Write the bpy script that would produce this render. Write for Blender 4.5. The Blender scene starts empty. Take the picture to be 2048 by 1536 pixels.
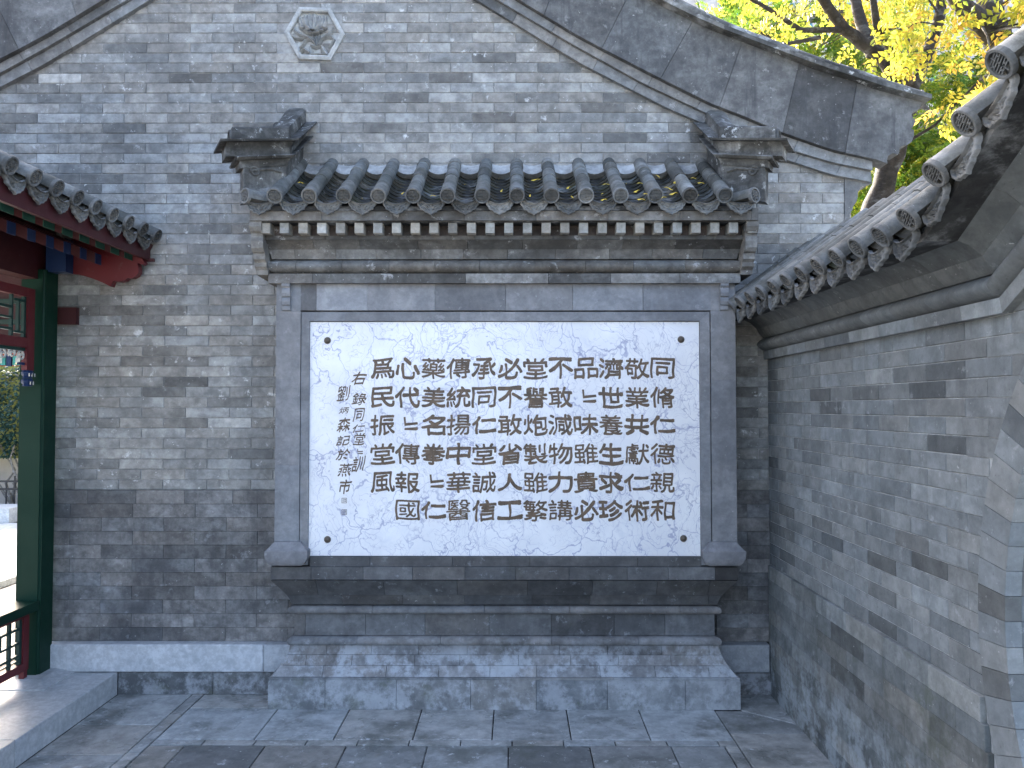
import bpy, bmesh, math, random
from mathutils import Vector, Matrix
random.seed(7)
SC = bpy.context.scene
COL = SC.collection
R = math.radians

# ---------------------------------------------------------------- camera
F = 1600.0            # focal length in pixels of a 2048 wide picture
PITCH = math.atan(48 / F)
YAW = math.atan(6 / F)
EYE = Vector((0, 0, 1.8))
cd = bpy.data.cameras.new('camera'); cam = bpy.data.objects.new('camera', cd); COL.objects.link(cam)
cd.sensor_width = 36; cd.lens = F / 2048 * 36; cd.clip_start = .05; cd.clip_end = 600
cam.location = EYE; cam.rotation_euler = (R(90) + PITCH, 0, YAW)
SC.camera = cam
CR = cam.rotation_euler.to_matrix()

# ---------------------------------------------------------------- light
SUN_EL, SUN_AZ = R(33), R(20)          # low autumn sun behind the gable, left of straight ahead
w = bpy.data.worlds.new('World'); SC.world = w; w.use_nodes = True
nt = w.node_tree; nt.nodes.clear()
sky = nt.nodes.new('ShaderNodeTexSky'); sky.sky_type = 'NISHITA'; sky.sun_disc = False
sky.sun_elevation = SUN_EL; sky.sun_rotation = -SUN_AZ
sky.air_density = .8; sky.dust_density = 6.5; sky.ozone_density = .5
bg = nt.nodes.new('ShaderNodeBackground'); bg.inputs['Strength'].default_value = .13
ow = nt.nodes.new('ShaderNodeOutputWorld')
nt.links.new(sky.outputs[0], bg.inputs[0]); nt.links.new(bg.outputs[0], ow.inputs[0])
sd = bpy.data.lights.new('sun', 'SUN'); so = bpy.data.objects.new('sun', sd); COL.objects.link(so)
sd.energy = 3.5; sd.angle = R(.6); sd.color = (1, .95, .86)
sdir = Vector((-math.sin(SUN_AZ) * math.cos(SUN_EL), math.cos(SUN_AZ) * math.cos(SUN_EL), math.sin(SUN_EL)))
so.rotation_euler = sdir.to_track_quat('Z', 'Y').to_euler()
SC.view_settings.view_transform = 'Standard'; SC.view_settings.look = 'None'
SC.view_settings.gamma = 1; SC.view_settings.use_curve_mapping = False
SC.view_settings.exposure = 3.08

# ---------------------------------------------------------------- helpers
def at(px, py, Y):
    """where the sight line through a picture point meets the depth Y"""
    d = CR @ Vector(((px - 1024) / F, (768 - py) / F, -1)); t = Y / d.y
    return EYE.x + d.x * t, EYE.z + d.z * t
def atX(px, py, X):
    d = CR @ Vector(((px - 1024) / F, (768 - py) / F, -1)); t = X / d.x
    return d.y * t, EYE.z + d.z * t
def proj(p):
    d = CR.transposed() @ (Vector(p) - EYE)
    return 1024 + F * d.x / -d.z, 768 - F * d.y / -d.z
def Z(py, Y): return at(1030, py, Y)[1]

WM = {}
def link(o, parent=None):
    wm = o.matrix_basis.copy()
    COL.objects.link(o)
    if parent is not None:
        o.parent = parent
        o.matrix_parent_inverse = WM[parent.name].inverted()
    WM[o.name] = wm
    return o
def thing(name, label, cat, loc=(0, 0, 0), group=None):
    o = bpy.data.objects.new(name, None); o.location = loc; o.empty_display_size = .1
    o['label'] = label; o['category'] = cat
    if group: o['group'] = group
    return link(o)
def me_new(name, V, Fc, mat=None, smooth=None, tones=None, fixn=True):
    m = bpy.data.meshes.new(name); m.from_pydata([tuple(v) for v in V], [], Fc)
    if fixn:
        b = bmesh.new(); b.from_mesh(m); bmesh.ops.recalc_face_normals(b, faces=b.faces); b.to_mesh(m); b.free()
    if mat: m.materials.append(mat)
    if smooth is not None:
        for p in m.polygons: p.use_smooth = True
        m.set_sharp_from_angle(angle=R(smooth))
    if tones is not None:
        a = m.color_attributes.new('tone', 'FLOAT_COLOR', 'POINT')
        flat = []
        for t in tones: flat += list(t)
        a.data.foreach_set('color', flat)
    m.update(); return m
def ob(name, m, parent=None, loc=(0, 0, 0), tone=(1, 1, 1, 1), kind=None, mat4=None):
    o = bpy.data.objects.new(name, m)
    if mat4 is not None: o.matrix_world = mat4
    else: o.location = loc
    o.color = tone
    if kind: o['kind'] = kind
    return link(o, parent)
def tone(lo=.8, hi=1.15, dark=.1, light=.06, warm=.04):
    v = random.uniform(lo, hi)
    if random.random() < dark: v *= random.uniform(.55, .75)
    elif random.random() < light: v *= 1.25
    w_ = random.uniform(-warm, warm)
    return (v * (1 + w_), v, v * (1 - w_), 1)

class MB:
    def __init__(s): s.V = []; s.F = []; s.T = []; s.cur = (1, 1, 1, 1)
    def add(s, V, Fc):
        n = len(s.V); s.V += [tuple(v) for v in V]; s.F += [tuple(i + n for i in f) for f in Fc]; s.T += [s.cur] * len(V)
    def box(s, x0, x1, y0, y1, z0, z1):
        s.add([(x, y, z) for z in (z0, z1) for y in (y0, y1) for x in (x0, x1)],
              [(0, 2, 3, 1), (4, 5, 7, 6), (0, 1, 5, 4), (2, 6, 7, 3), (0, 4, 6, 2), (1, 3, 7, 5)])
    def prism(s, poly, d):
        """poly: list of 3d points in a plane; d: extrusion vector"""
        n = len(poly); d = Vector(d); A = [Vector(p) for p in poly]; B = [p + d for p in A]
        s.add(A + B, [tuple(range(n - 1, -1, -1)), tuple(range(n, 2 * n))] + [(i, (i + 1) % n, n + (i + 1) % n, n + i) for i in range(n)])
    def tube(s, pts, rads, n=8, cap=True):
        pts = [Vector(p) for p in pts]; rings = []
        up = None
        for i, p in enumerate(pts):
            t = (pts[min(i + 1, len(pts) - 1)] - pts[max(i - 1, 0)]).normalized()
            if up is None: up = t.orthogonal().normalized()
            u = (up - t * up.dot(t)).normalized(); up = u; v = t.cross(u)
            r = rads[i] if isinstance(rads, (list, tuple)) else rads
            rings.append([p + (u * math.cos(a) + v * math.sin(a)) * r for a in [2 * math.pi * k / n for k in range(n)]])
        V = [q for r_ in rings for q in r_]; Fc = []
        for i in range(len(pts) - 1):
            for k in range(n): Fc.append((i * n + k, i * n + (k + 1) % n, (i + 1) * n + (k + 1) % n, (i + 1) * n + k))
        if cap: Fc += [tuple(range(n - 1, -1, -1)), tuple(range(len(V) - n, len(V)))]
        s.add(V, Fc)
    def mesh(s, name, mat, smooth=None, tones=False, fixn=True):
        return me_new(name, s.V, s.F, mat, smooth, s.T if tones else None, fixn)
    def build(s, name, mat, parent=None, smooth=None, tones=False, tone=(1, 1, 1, 1), kind=None, fixn=True):
        return ob(name, s.mesh(name, mat, smooth, tones, fixn), parent, tone=tone, kind=kind)

# ---------------------------------------------------------------- materials
class NT:
    def __init__(s, name):
        s.m = bpy.data.materials.new(name); s.m.use_nodes = True; s.t = s.m.node_tree; s.t.nodes.clear()
        s.out = s.n('ShaderNodeOutputMaterial'); s.p = s.n('ShaderNodeBsdfPrincipled'); s.l(s.p.outputs[0], s.out.inputs[0])
    def n(s, t, **k):
        x = s.t.nodes.new(t)
        for a, b in k.items(): setattr(x, a, b)
        return x
    def l(s, a, b): s.t.links.new(a, b)
    def pos(s, scale=(1, 1, 1), obj=False):
        g = s.n('ShaderNodeTexCoord').outputs['Object'] if obj else s.n('ShaderNodeNewGeometry').outputs['Position']
        mp = s.n('ShaderNodeMapping'); mp.inputs['Scale'].default_value = scale; s.l(g, mp.inputs[0]); return mp.outputs[0]
    def noise(s, vec, sc, det=4, rough=.6, dist=0):
        x = s.n('ShaderNodeTexNoise'); x.inputs['Scale'].default_value = sc; x.inputs['Detail'].default_value = det
        x.inputs['Roughness'].default_value = rough; x.inputs['Distortion'].default_value = dist; s.l(vec, x.inputs['Vector']); return x.outputs['Fac']
    def ramp(s, f, a, b, lo=0., hi=1.):
        x = s.n('ShaderNodeMapRange'); x.interpolation_type = 'SMOOTHSTEP'
        for i, v in enumerate((a, b, lo, hi)): x.inputs[i + 1].default_value = v
        s.l(f, x.inputs[0]); return x.outputs[0]
    def math(s, op, a, b=None):
        x = s.n('ShaderNodeMath', operation=op)
        for i, v in enumerate((a, b)):
            if v is None: continue
            if isinstance(v, (int, float)): x.inputs[i].default_value = v
            else: s.l(v, x.inputs[i])
        return x.outputs[0]
    def mix(s, f, a, b, mode='MIX'):
        x = s.n('ShaderNodeMix', data_type='RGBA', blend_type=mode)
        for i, v in ((0, f), (6, a), (7, b)):
            if isinstance(v, (int, float)): x.inputs[i].default_value = v
            elif isinstance(v, tuple): x.inputs[i].default_value = v if len(v) == 4 else (*v, 1)
            else: s.l(v, x.inputs[i])
        return x.outputs[2]
    def bump(s, h, strength=.3, dist=.01, prev=None):
        x = s.n('ShaderNodeBump'); x.inputs['Strength'].default_value = strength; x.inputs['Distance'].default_value = dist
        s.l(h, x.inputs['Height'])
        if prev is not None: s.l(prev, x.inputs['Normal'])
        return x.outputs[0]
    def fin(s, col, rough=.8, norm=None, spec=.3):
        for v, i in ((col, 'Base Color'), (rough, 'Roughness')):
            if isinstance(v, tuple): s.p.inputs[i].default_value = (*v[:3], 1)
            elif isinstance(v, (int, float)): s.p.inputs[i].default_value = v
            else: s.l(v, s.p.inputs[i])
        s.p.inputs['Specular IOR Level'].default_value = spec
        if norm is not None: s.l(norm, s.p.inputs['Normal'])
        return s.m

def stone(name, c1, c2, src='obj', white=.0, wcol=(.62, .63, .66), stain=.4, scol=(.07, .07, .075), moss=0., rough=.85, bump=.5, pit=1., wet=0., streak=.3, wz=None, cloud=.5, solo=False, mott=1.):
    N = NT(name); P = N.pos()
    rnd = N.n('ShaderNodeObjectInfo').outputs['Random'] if src == 'obj' else N.n('ShaderNodeNewGeometry').outputs['Random Per Island']
    cx = N.n('ShaderNodeCombineXYZ')
    for i, k in enumerate((37, 61, 17)): N.l(N.math('MULTIPLY', rnd, k), cx.inputs[i])
    def own(scale):
        v = N.pos(scale)
        if not solo: return v
        N.l(cx.outputs[0], v.node.inputs['Location']); return v
    PR = own((1, 1, 1))
    big = N.noise(P, 2.2, 5, .6); mid = N.noise(PR, 9, 6, .65, .1); fine = N.noise(P, 60, 5, .7); vf = N.noise(P, 260, 2, .6)
    col = N.mix(N.ramp(mid, .34, .66), *(tuple(v * (1 - .12 * mott) + (m - v) * (1 - mott) * .6 for v, m in zip(cc, mm)) for cc, mm in ((c1, [(p + q) / 2 for p, q in zip(c1, c2)]), (c2, [(p + q) / 2 * 1.1 for p, q in zip(c1, c2)]))))
    gr = N.ramp(N.noise(P, 28, 5, .72), .38, .64, 1 - .14 * mott, 1 + .14 * mott); col = N.mix(1., col, gr, 'MULTIPLY')
    tn = N.n('ShaderNodeObjectInfo').outputs['Color'] if src == 'obj' else N.n('ShaderNodeAttribute', attribute_name='tone').outputs['Color']
    # cloudy bleaching inside each piece
    cl = N.noise(own((1.2, 1.2, 2.2)), 4.5, 6, .66, .15)
    col = N.mix(N.ramp(cl, .5, .68, 0, cloud), col, (.46, .47, .49))
    col = N.mix(1., col, tn, 'MULTIPLY')
    if stain > 0:
        st = N.math('MULTIPLY', N.ramp(N.noise(N.pos((1.3, 1.3, .9)), 1.7, 7, .68, .15), .46, .66), stain)
        col = N.mix(st, col, scol)
        s2 = N.math('MULTIPLY', N.ramp(N.noise(N.pos((7, 7, .7)), 1.6, 5, .7), .52, .72), streak)
        col = N.mix(s2, col, scol)
    if white > 0:
        wm = N.math('MULTIPLY', N.ramp(N.noise(P, 13, 7, .72, .2), .585, .67), white)
        wm = N.math('MULTIPLY', wm, N.ramp(big, .36, .56, .25, 1))
        col = N.mix(wm, col, wcol)
        sp = N.ramp(N.noise(P, 42, 3, .6, .4), .70, .745, 0, .8 * min(1, white * 1.6))
        col = N.mix(sp, col, (.68, .69, .7))
    if wz:
        g = N.n('ShaderNodeSeparateXYZ'); N.l(N.n('ShaderNodeNewGeometry').outputs['Position'], g.inputs[0])
        zz = N.math('ADD', g.outputs[2], N.math('MULTIPLY', N.math('SUBTRACT', N.noise(P, 3.2, 6, .7), .5), wz[2]))
        ef = N.math('MULTIPLY', N.math('SUBTRACT', 1, N.ramp(zz, wz[0], wz[1])), N.ramp(N.noise(P, 7, 8, .72, .1), .44, .60))
        col = N.mix(N.math('MULTIPLY', ef, wz[3]), col, wcol)
    if moss > 0:
        mm = N.math('MULTIPLY', N.ramp(N.noise(P, 4, 7, .75), .54, .68), moss)
        col = N.mix(mm, col, (.075, .085, .035))
    dk = N.ramp(fine, .40, .26, 0, .5 * pit)
    col = N.mix(dk, col, (.03, .03, .033)); col = N.mix(1., col, (1.0, 1.0, .955), 'MULTIPLY')
    h = N.math('ADD', N.math('MULTIPLY', fine, .6), N.math('ADD', N.math('MULTIPLY', mid, .8), N.math('MULTIPLY', vf, .25)))
    nb = N.bump(h, bump, .006)
    r = rough
    if wet > 0: r = N.ramp(N.noise(P, 1.3, 5, .6), .42, .58, rough, rough - wet)
    return N.fin(col, r, nb, .28)

GREY1, GREY2 = (.185, .19, .20), (.29, .295, .305)
M = {}
M['brick'] = stone('wall_brick', (.22, .22, .222), (.40, .398, .395), 'obj', .95, stain=.35, scol=(.12, .12, .125), streak=.15, solo=True, mott=.8)
M['brick_v'] = stone('wall_brick_joined', (.22, .22, .222), (.40, .398, .395), 'v', .95, stain=.35, scol=(.12, .12, .125), streak=.15, solo=True, mott=.8)
M['lower'] = stone('lower_brick', (.14, .138, .142), (.25, .245, .25), 'obj', .3, (.42, .44, .48), stain=.6, scol=(.06, .06, .066), streak=.45, rough=.8, cloud=0.3, solo=True)
M['cornice'] = stone('cornice_brick', (.13, .125, .122), (.20, .195, .19), 'obj', .45, stain=.6, scol=(.05, .047, .045), streak=.35, cloud=0.25)
M['body'] = stone('body_stone', (.19, .195, .215), (.27, .275, .295), 'obj', .18, stain=.3, scol=(.12, .12, .13), streak=.2, bump=.3, pit=.6, cloud=0.15, mott=.6)
M['base'] = stone('base_stone', (.12, .118, .122), (.21, .207, .212), 'obj', .4, (.42, .45, .50), stain=.45, streak=.35, moss=.12, wz=(.22, .46, .2, .8), cloud=.15, mott=.6)
M['plinth'] = stone('plinth_stone', (.19, .195, .205), (.31, .315, .325), 'obj', .45, (.48, .50, .55), stain=.4, scol=(.10, .10, .105), streak=.3, moss=.35, wz=(.05, .32, .3, .5), cloud=.15, mott=.6)
M['rwall'] = stone('courtyard_brick', (.155, .168, .175), (.275, .292, .302), 'obj', .3, (.5, .52, .55), stain=.25, streak=.3, cloud=.12, solo=True, mott=.45)
M['rwall_v'] = stone('courtyard_brick_joined', (.155, .168, .175), (.275, .292, .302), 'v', .3, (.5, .52, .55), stain=.25, streak=.3, cloud=.12, solo=True, mott=.45)
M['rplinth'] = stone('courtyard_plinth', (.14, .146, .146), (.23, .238, .234), 'obj', .3, (.38, .42, .46), stain=.65, scol=(.07, .077, .072), streak=.45, moss=.3, wz=(.15, .62, .4, .6), cloud=.15, mott=.6)
M['ring'] = stone('gate_ring', (.165, .176, .182), (.25, .264, .272), 'obj', .25, stain=.25, streak=.15, mott=.35, cloud=.1, solo=True)
M['board'] = stone('gable_board', (.12, .122, .128), (.205, .208, .215), 'obj', .4, (.42, .43, .45), stain=.6, scol=(.055, .057, .064), streak=.8, bump=.5, cloud=.18)
M['band'] = stone('gable_band', (.19, .195, .205), (.28, .285, .295), 'obj', .3, stain=.3, streak=.15, cloud=0.3)
M['tile'] = stone('roof_tile', (.13, .133, .13), (.21, .213, .208), 'obj', .3, (.42, .43, .42), stain=.55, scol=(.055, .057, .05), streak=.25, cloud=0.25, solo=True)
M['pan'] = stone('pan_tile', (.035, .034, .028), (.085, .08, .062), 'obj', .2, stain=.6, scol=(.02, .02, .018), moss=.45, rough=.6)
M['disc'] = stone('eave_disc', (.14, .143, .145), (.22, .223, .225), 'obj', .15, stain=.35, streak=.1, bump=.3, cloud=0.2)
M['ridge'] = stone('ridge_block', (.075, .075, .075), (.17, .168, .163), 'obj', 1., (.58, .60, .62), stain=.8, scol=(.03, .03, .03), streak=.5)
M['dentil'] = stone('dentil', (.30, .29, .27), (.45, .43, .40), 'obj', .1, stain=.35, scol=(.16, .15, .14), streak=.35)
M['carve'] = stone('carving', (.34, .35, .36), (.5, .51, .52), 'obj', .3, stain=.15)
M['floor'] = stone('paving', (.25, .26, .265), (.42, .43, .44), 'obj', .7, (.60, .63, .68), stain=.78, scol=(.10, .107, .10), streak=0, moss=.2, rough=.62, wet=.42, bump=.25, cloud=.2, mott=.6)
M['marble'] = stone('step_marble', (.50, .52, .55), (.62, .635, .66), 'obj', .1, (.7, .68, .66), stain=.2, scol=(.38, .41, .47), streak=.05, rough=.42, bump=.1, pit=.05, cloud=0)
M['mortar'] = stone('mortar', (.27, .27, .275), (.42, .42, .425), 'obj', 0, stain=.35, scol=(.1, .1, .1), bump=.2)
M['rmortar'] = stone('light_mortar', (.34, .35, .36), (.52, .53, .54), 'obj', 0, stain=.3, scol=(.12, .12, .12), bump=.2)
M['core'] = stone('joint_dark', (.03, .03, .031), (.06, .06, .06), 'obj', 0, stain=.2, bump=.2)
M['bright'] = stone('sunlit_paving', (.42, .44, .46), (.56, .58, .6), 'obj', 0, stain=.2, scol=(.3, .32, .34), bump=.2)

def paint(name, c, rough=.45, var=.25, bump=.12, dirt=.3, spec=.45):
    N = NT(name); P = N.pos()
    a = N.noise(P, 5, 5, .6); col = N.mix(N.ramp(a, .3, .7, 0, var), c, tuple(v * .55 for v in c))
    g = N.noise(N.pos((30, 30, 2.5)), 2, 4, .6)
    col = N.mix(N.ramp(N.noise(P, 26, 5, .7), .6, .74, 0, dirt), col, (.14, .13, .12))
    return N.fin(col, N.ramp(a, .3, .7, rough - .08, rough + .12), N.bump(g, bump, .003), spec)
M['green'] = paint('green_paint', (.006, .032, .02), .42, .25, .06, 0, .14)
M['green2'] = paint('green_lattice_paint', (.006, .04, .032), .4, .25, .1, 0)
M['greenend'] = paint('rafter_green', (.018, .085, .058), .5)
M['blue'] = paint('rafter_blue', (.006, .026, .09), .5)
M['red'] = paint('red_paint', (.12, .014, .018), .45)
M['dred'] = paint('dark_red_paint', (.055, .010, .012), .5)
M['gold'] = paint('pale_scroll_paint', (.5, .5, .46), .5)
M['iron'] = paint('black_iron', (.02, .02, .022), .5)
M['bronze'] = paint('bolt_metal', (.09, .07, .05), .42)
M['wallp'] = paint('pale_facade', (.62, .58, .54), .8)
M['glassy'] = paint('window_glass', (.16, .32, .38), .15)
M['hallred'] = paint('hall_red', (.45, .08, .04), .5)
M['hallgreen'] = paint('hall_green', (.05, .3, .26), .5)

def mk_ink():
    N = NT('gilt_inlay'); P = N.pos()
    col = N.mix(N.ramp(N.noise(P, 22, 4, .7), .3, .7), (.06, .038, .022), (.15, .095, .055))
    return N.fin(col, .42, N.bump(N.noise(P, 120, 3), .2, .003), .5)
M['ink'] = mk_ink()
def mk_panel():
    N = NT('veined_marble')
    P = N.pos(); d = N.n('ShaderNodeTexNoise'); d.inputs['Scale'].default_value = 2.3; d.inputs['Detail'].default_value = 5; d.inputs['Roughness'].default_value = .52
    N.l(P, d.inputs['Vector'])
    vm = N.n('ShaderNodeVectorMath', operation='MULTIPLY_ADD'); N.l(d.outputs['Color'], vm.inputs[0]); vm.inputs[1].default_value = (.75, .75, .75); N.l(P, vm.inputs[2])
    mp = N.n('ShaderNodeMapping'); mp.inputs['Rotation'].default_value = (0, R(-24), 0); mp.inputs['Scale'].default_value = (1.7, 1, .9); N.l(vm.outputs[0], mp.inputs[0])
    def vein(sc, wd, lo, hi, nsc, off):
        v = N.n('ShaderNodeTexVoronoi', feature='DISTANCE_TO_EDGE'); v.inputs['Scale'].default_value = sc; N.l(mp.outputs[0], v.inputs['Vector'])
        m2 = N.n('ShaderNodeMapping'); m2.inputs['Location'].default_value = (off, off, off); N.l(P, m2.inputs[0])
        return N.math('MULTIPLY', N.math('SUBTRACT', 1, N.ramp(v.outputs['Distance'], 0, wd)), N.ramp(N.noise(m2.outputs[0], nsc, 5, .65), lo, hi))
    col = N.mix(N.ramp(N.noise(P, 3, 5, .6), .35, .7), (.76, .765, .78), (.87, .872, .87))
    col = N.mix(N.math('MULTIPLY', vein(3.2, .022, .36, .54, 2.2, 3), .8), col, (.30, .32, .47))
    col = N.mix(N.math('MULTIPLY', vein(9.5, .035, .42, .60, 3.5, 9), .6), col, (.34, .35, .50))
    col = N.mix(N.math('MULTIPLY', vein(1.9, .07, .5, .68, 3.1, 5), .3), col, (.50, .53, .62))
    m3 = N.n('ShaderNodeMapping'); m3.inputs['Rotation'].default_value = (0, R(-30), 0); m3.inputs['Scale'].default_value = (2.6, 1, .8); N.l(vm.outputs[0], m3.inputs[0])
    v3 = N.n('ShaderNodeTexVoronoi', feature='DISTANCE_TO_EDGE'); v3.inputs['Scale'].default_value = 11; N.l(m3.outputs[0], v3.inputs['Vector'])
    f3 = N.math('MULTIPLY', N.math('SUBTRACT', 1, N.ramp(v3.outputs['Distance'], 0, .045)), N.ramp(N.noise(P, 5, 5, .7), .42, .60))
    col = N.mix(N.math('MULTIPLY', f3, .62), col, (.27, .28, .40))
    col = N.mix(N.ramp(N.noise(P, 38, 3, .6), .70, .76, 0, .5), col, (.35, .37, .46))
    return N.fin(col, .33, None, .4)
M['panel'] = mk_panel()

def leafmat(name, c1, c2, c3=None, tr=.5):
    N = NT(name); t = N.n('ShaderNodeAttribute', attribute_name='tone')
    r = N.n('ShaderNodeSeparateColor'); N.l(t.outputs['Color'], r.inputs[0])
    col = N.mix(r.outputs[0], c1, c2)
    if c3: col = N.mix(N.ramp(r.outputs[1], .75, .95), col, c3)
    tl = N.n('ShaderNodeBsdfTranslucent'); N.l(col, tl.inputs[0])
    N.l(col, N.p.inputs['Base Color']); N.p.inputs['Roughness'].default_value = .5; N.p.inputs['Specular IOR Level'].default_value = .3
    ms = N.n('ShaderNodeMixShader'); ms.inputs[0].default_value = tr
    N.l(N.p.outputs[0], ms.inputs[1]); N.l(tl.outputs[0], ms.inputs[2]); N.l(ms.outputs[0], N.out.inputs[0])
    return N.m
M['yleaf'] = leafmat('yellow_leaf', (.52, .43, .05), (.22, .30, .04), (.55, .34, .06), .55)
M['gleaf'] = leafmat('green_leaf', (.05, .12, .015), (.16, .22, .02), (.35, .33, .03))
M['ivy'] = leafmat('ivy_leaf', (.008, .034, .026), (.018, .058, .042), (.20, .21, .05), .08)
M['fleaf'] = paint('fallen_leaf', (.62, .44, .05), .5, .3)
M['bark'] = stone('bark', (.06, .05, .042), (.13, .11, .095), 'obj', .1, (.3, .3, .3), stain=.3, streak=.3, bump=1., pit=.5)
M['barkpale'] = stone('pale_stem', (.22, .20, .18), (.38, .36, .33), 'obj', 0, stain=.2, bump=.8)

# ---------------------------------------------------------------- blocks
BC = {}
def block_mesh(wd, h, dp, ch=.003, mat='brick', var=0):
    """a brick lying in x-z, its face towards -y at y=0, worn arrises"""
    k = (round(wd, 4), round(h, 4), round(dp, 4), ch, mat, var)
    if k in BC: return BC[k]
    rn = random.Random(str(k)); j = lambda a=.0012: rn.uniform(-a, a)
    a, b = wd / 2, h / 2
    V = []
    for (x, z) in ((-a, -b), (a, -b), (a, b), (-a, b)): V.append((x, ch + .001, z))
    for (x, z) in ((-a, -b), (a, -b), (a, b), (-a, b)):
        V.append((x - math.copysign(ch + abs(j()), x), j(.0008), z - math.copysign(ch + abs(j()), z)))
    for (x, z) in ((-a, -b), (a, -b), (a, b), (-a, b)): V.append((x, dp, z))
    Fc = [(4, 5, 6, 7)] + [(i, (i + 1) % 4, 4 + (i + 1) % 4, 4 + i) for i in range(4)] + [(8 + i, 8 + (i + 1) % 4, (i + 1) % 4, i) for i in range(4)] + [(11, 10, 9, 8)]
    m = me_new('block', V, Fc, M[mat]); BC[k] = m
    return m
def block(name, parent, cx, cz, yf, wd, h, dp=.05, ch=.003, mat='brick', tn=None, face='-y', gap=.0015):
    m = block_mesh(wd - 2 * gap, h - 2 * gap, dp, ch, mat, random.randrange(3))
    jit = random.uniform(-.0012, .0012)
    if face == '-y': mw = Matrix.Translation((cx, yf + jit, cz))
    elif face == '-x':   # wall at x=yf facing -x; cx is the y coordinate
        mw = Matrix.Translation((yf + jit, cx, cz)) @ Matrix.Rotation(R(-90), 4, 'Z')
    return ob(name, m, parent, mat4=mw, tone=tn or tone())
def block_into(mb, cx, cz, yf, wd, h, dp=.05, ch=.003, face='-y', gap=.0015, tn=None):
    m = block_mesh(wd - 2 * gap, h - 2 * gap, dp, ch, 'brick', random.randrange(3))
    mb.cur = tn or tone()
    V = [v.co for v in m.vertices]; Fc = [tuple(p.vertices) for p in m.polygons]
    if face == '-y': V = [(v.x + cx, v.y + yf, v.z + cz) for v in V]
    else: V = [(yf + v.y, cx - v.x, v.z + cz) for v in V]
    mb.add(V, Fc)

# ================================================================ ground
def struct(name, mb, mat, tn=(1, 1, 1, 1)):
    o = mb.build(name, mat, tone=tn); o['kind'] = 'structure'; return o
g = MB(); g.add([(-150, -60, -.03), (150, -60, -.03), (150, 200, -.03), (-150, 200, -.03)], [(0, 1, 2, 3)])
struct('ground', g, M['floor'])
g = MB(); g.add([(-2.55, -2, -.012), (1.75, -2, -.012), (1.75, 5.3, -.012), (-2.55, 5.3, -.012)], [(0, 1, 2, 3)])
pav = struct('courtyard_pavement', g, M['core'])
YB, XB = 4.83, 1.411
XC = -.066
def slab(poly, tn=None, mat='floor', top=0., parent=None, name='paving_slab', th=.03, ch=.004, gap=.0034):
    c = Vector((sum(p[0] for p in poly) / len(poly), sum(p[1] for p in poly) / len(poly)))
    n = len(poly); z = top + random.uniform(-.0012, .0012)
    def ins(d):
        out = []
        for i in range(n):
            a, b, e = Vector(poly[i - 1]), Vector(poly[i]), Vector(poly[(i + 1) % n])
            d1 = (b - a).normalized(); d2 = (e - b).normalized()
            n1 = Vector((-d1.y, d1.x)); n2 = Vector((-d2.y, d2.x)); m_ = (n1 + n2)
            m_ = m_ / max(.3, m_.dot(n1)); out.append(b + m_ * d)
        return out
    A = ins(gap); B = ins(gap + ch)
    V = [(p.x, p.y, z - th) for p in A] + [(p.x, p.y, z - ch * .6) for p in A] + [(p.x, p.y, z) for p in B]
    Fc = [tuple(range(2 * n, 3 * n)), tuple(range(n - 1, -1, -1))]
    for k in (0, 1): Fc += [(k * n + i, k * n + (i + 1) % n, (k + 1) * n + (i + 1) % n, (k + 1) * n + i) for i in range(n)]
    return ob(name, me_new(name, V, Fc, M[mat]), parent, tone=tn or tone(.8, 1.2, .1, .05, .05))
def rect(x0, x1, y0, y1): return [(x0, y0), (x1, y0), (x1, y1), (x0, y1)]
y1, y2, y3 = 4.397, 4.324, 3.893
xs = [XC - 1.354 - .535] + [XC - 1.354 + .4315 * k for k in range(0, 6)] + [1.19]
for a, b in zip(xs[:-1], xs[1:]):
    a, b = max(a, -1.955), min(b, 1.19)
    if b - a > .05: slab(rect(a, b, y1, 4.85), parent=pav, tn=tone(1.05, 1.35, .05, .1, .04))
x = -1.955
while x < 1.19:
    b = min(x + .277, 1.19); slab(rect(x, b, y2, y1), parent=pav, ch=.002, tn=tone(.9, 1.2, 0, 0)); x = b
x = -1.955 - .24
while x < 1.115:
    a, b = max(x, -1.955), min(x + .432, 1.115)
    slab(rect(a, b, y3, y2), parent=pav, tn=tone(.64, .86, .12, .0, .06)); slab(rect(a, b, y3 - .43, y3), parent=pav); x = b
y = 3.4
while y < 5.1:                                           # bands laid along the sides
    slab(rect(-2.03, -1.957, y, y + .277), parent=pav, ch=.002, tn=tone(.85, 1.15, 0, 0))
    if y < 4.32: slab(rect(1.117, 1.188, y, min(y + .277, 4.322)), parent=pav, ch=.002, tn=tone(.85, 1.15, 0, 0))
    y += .277
slab(rect(-1.955, -1.4, 4.852, 5.1), parent=pav)
yy = [3.4, 3.8, 4.2, 4.6, 5.1]
for a, b in zip(yy[:-1], yy[1:]): slab(rect(-2.5, -2.032, a, b), parent=pav)
slab([(1.19, 4.49), (1.62, 4.49), (1.62, 4.60), (1.345, 4.82), (1.19, 4.82)], parent=pav)
slab([(1.345, 4.825), (1.62, 4.605), (1.62, 5.1), (1.345, 5.1)], parent=pav)
for a, b in ((3.6, 4.04), (4.04, 4.49)): slab(rect(1.19, 1.62, a, b), parent=pav)

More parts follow.
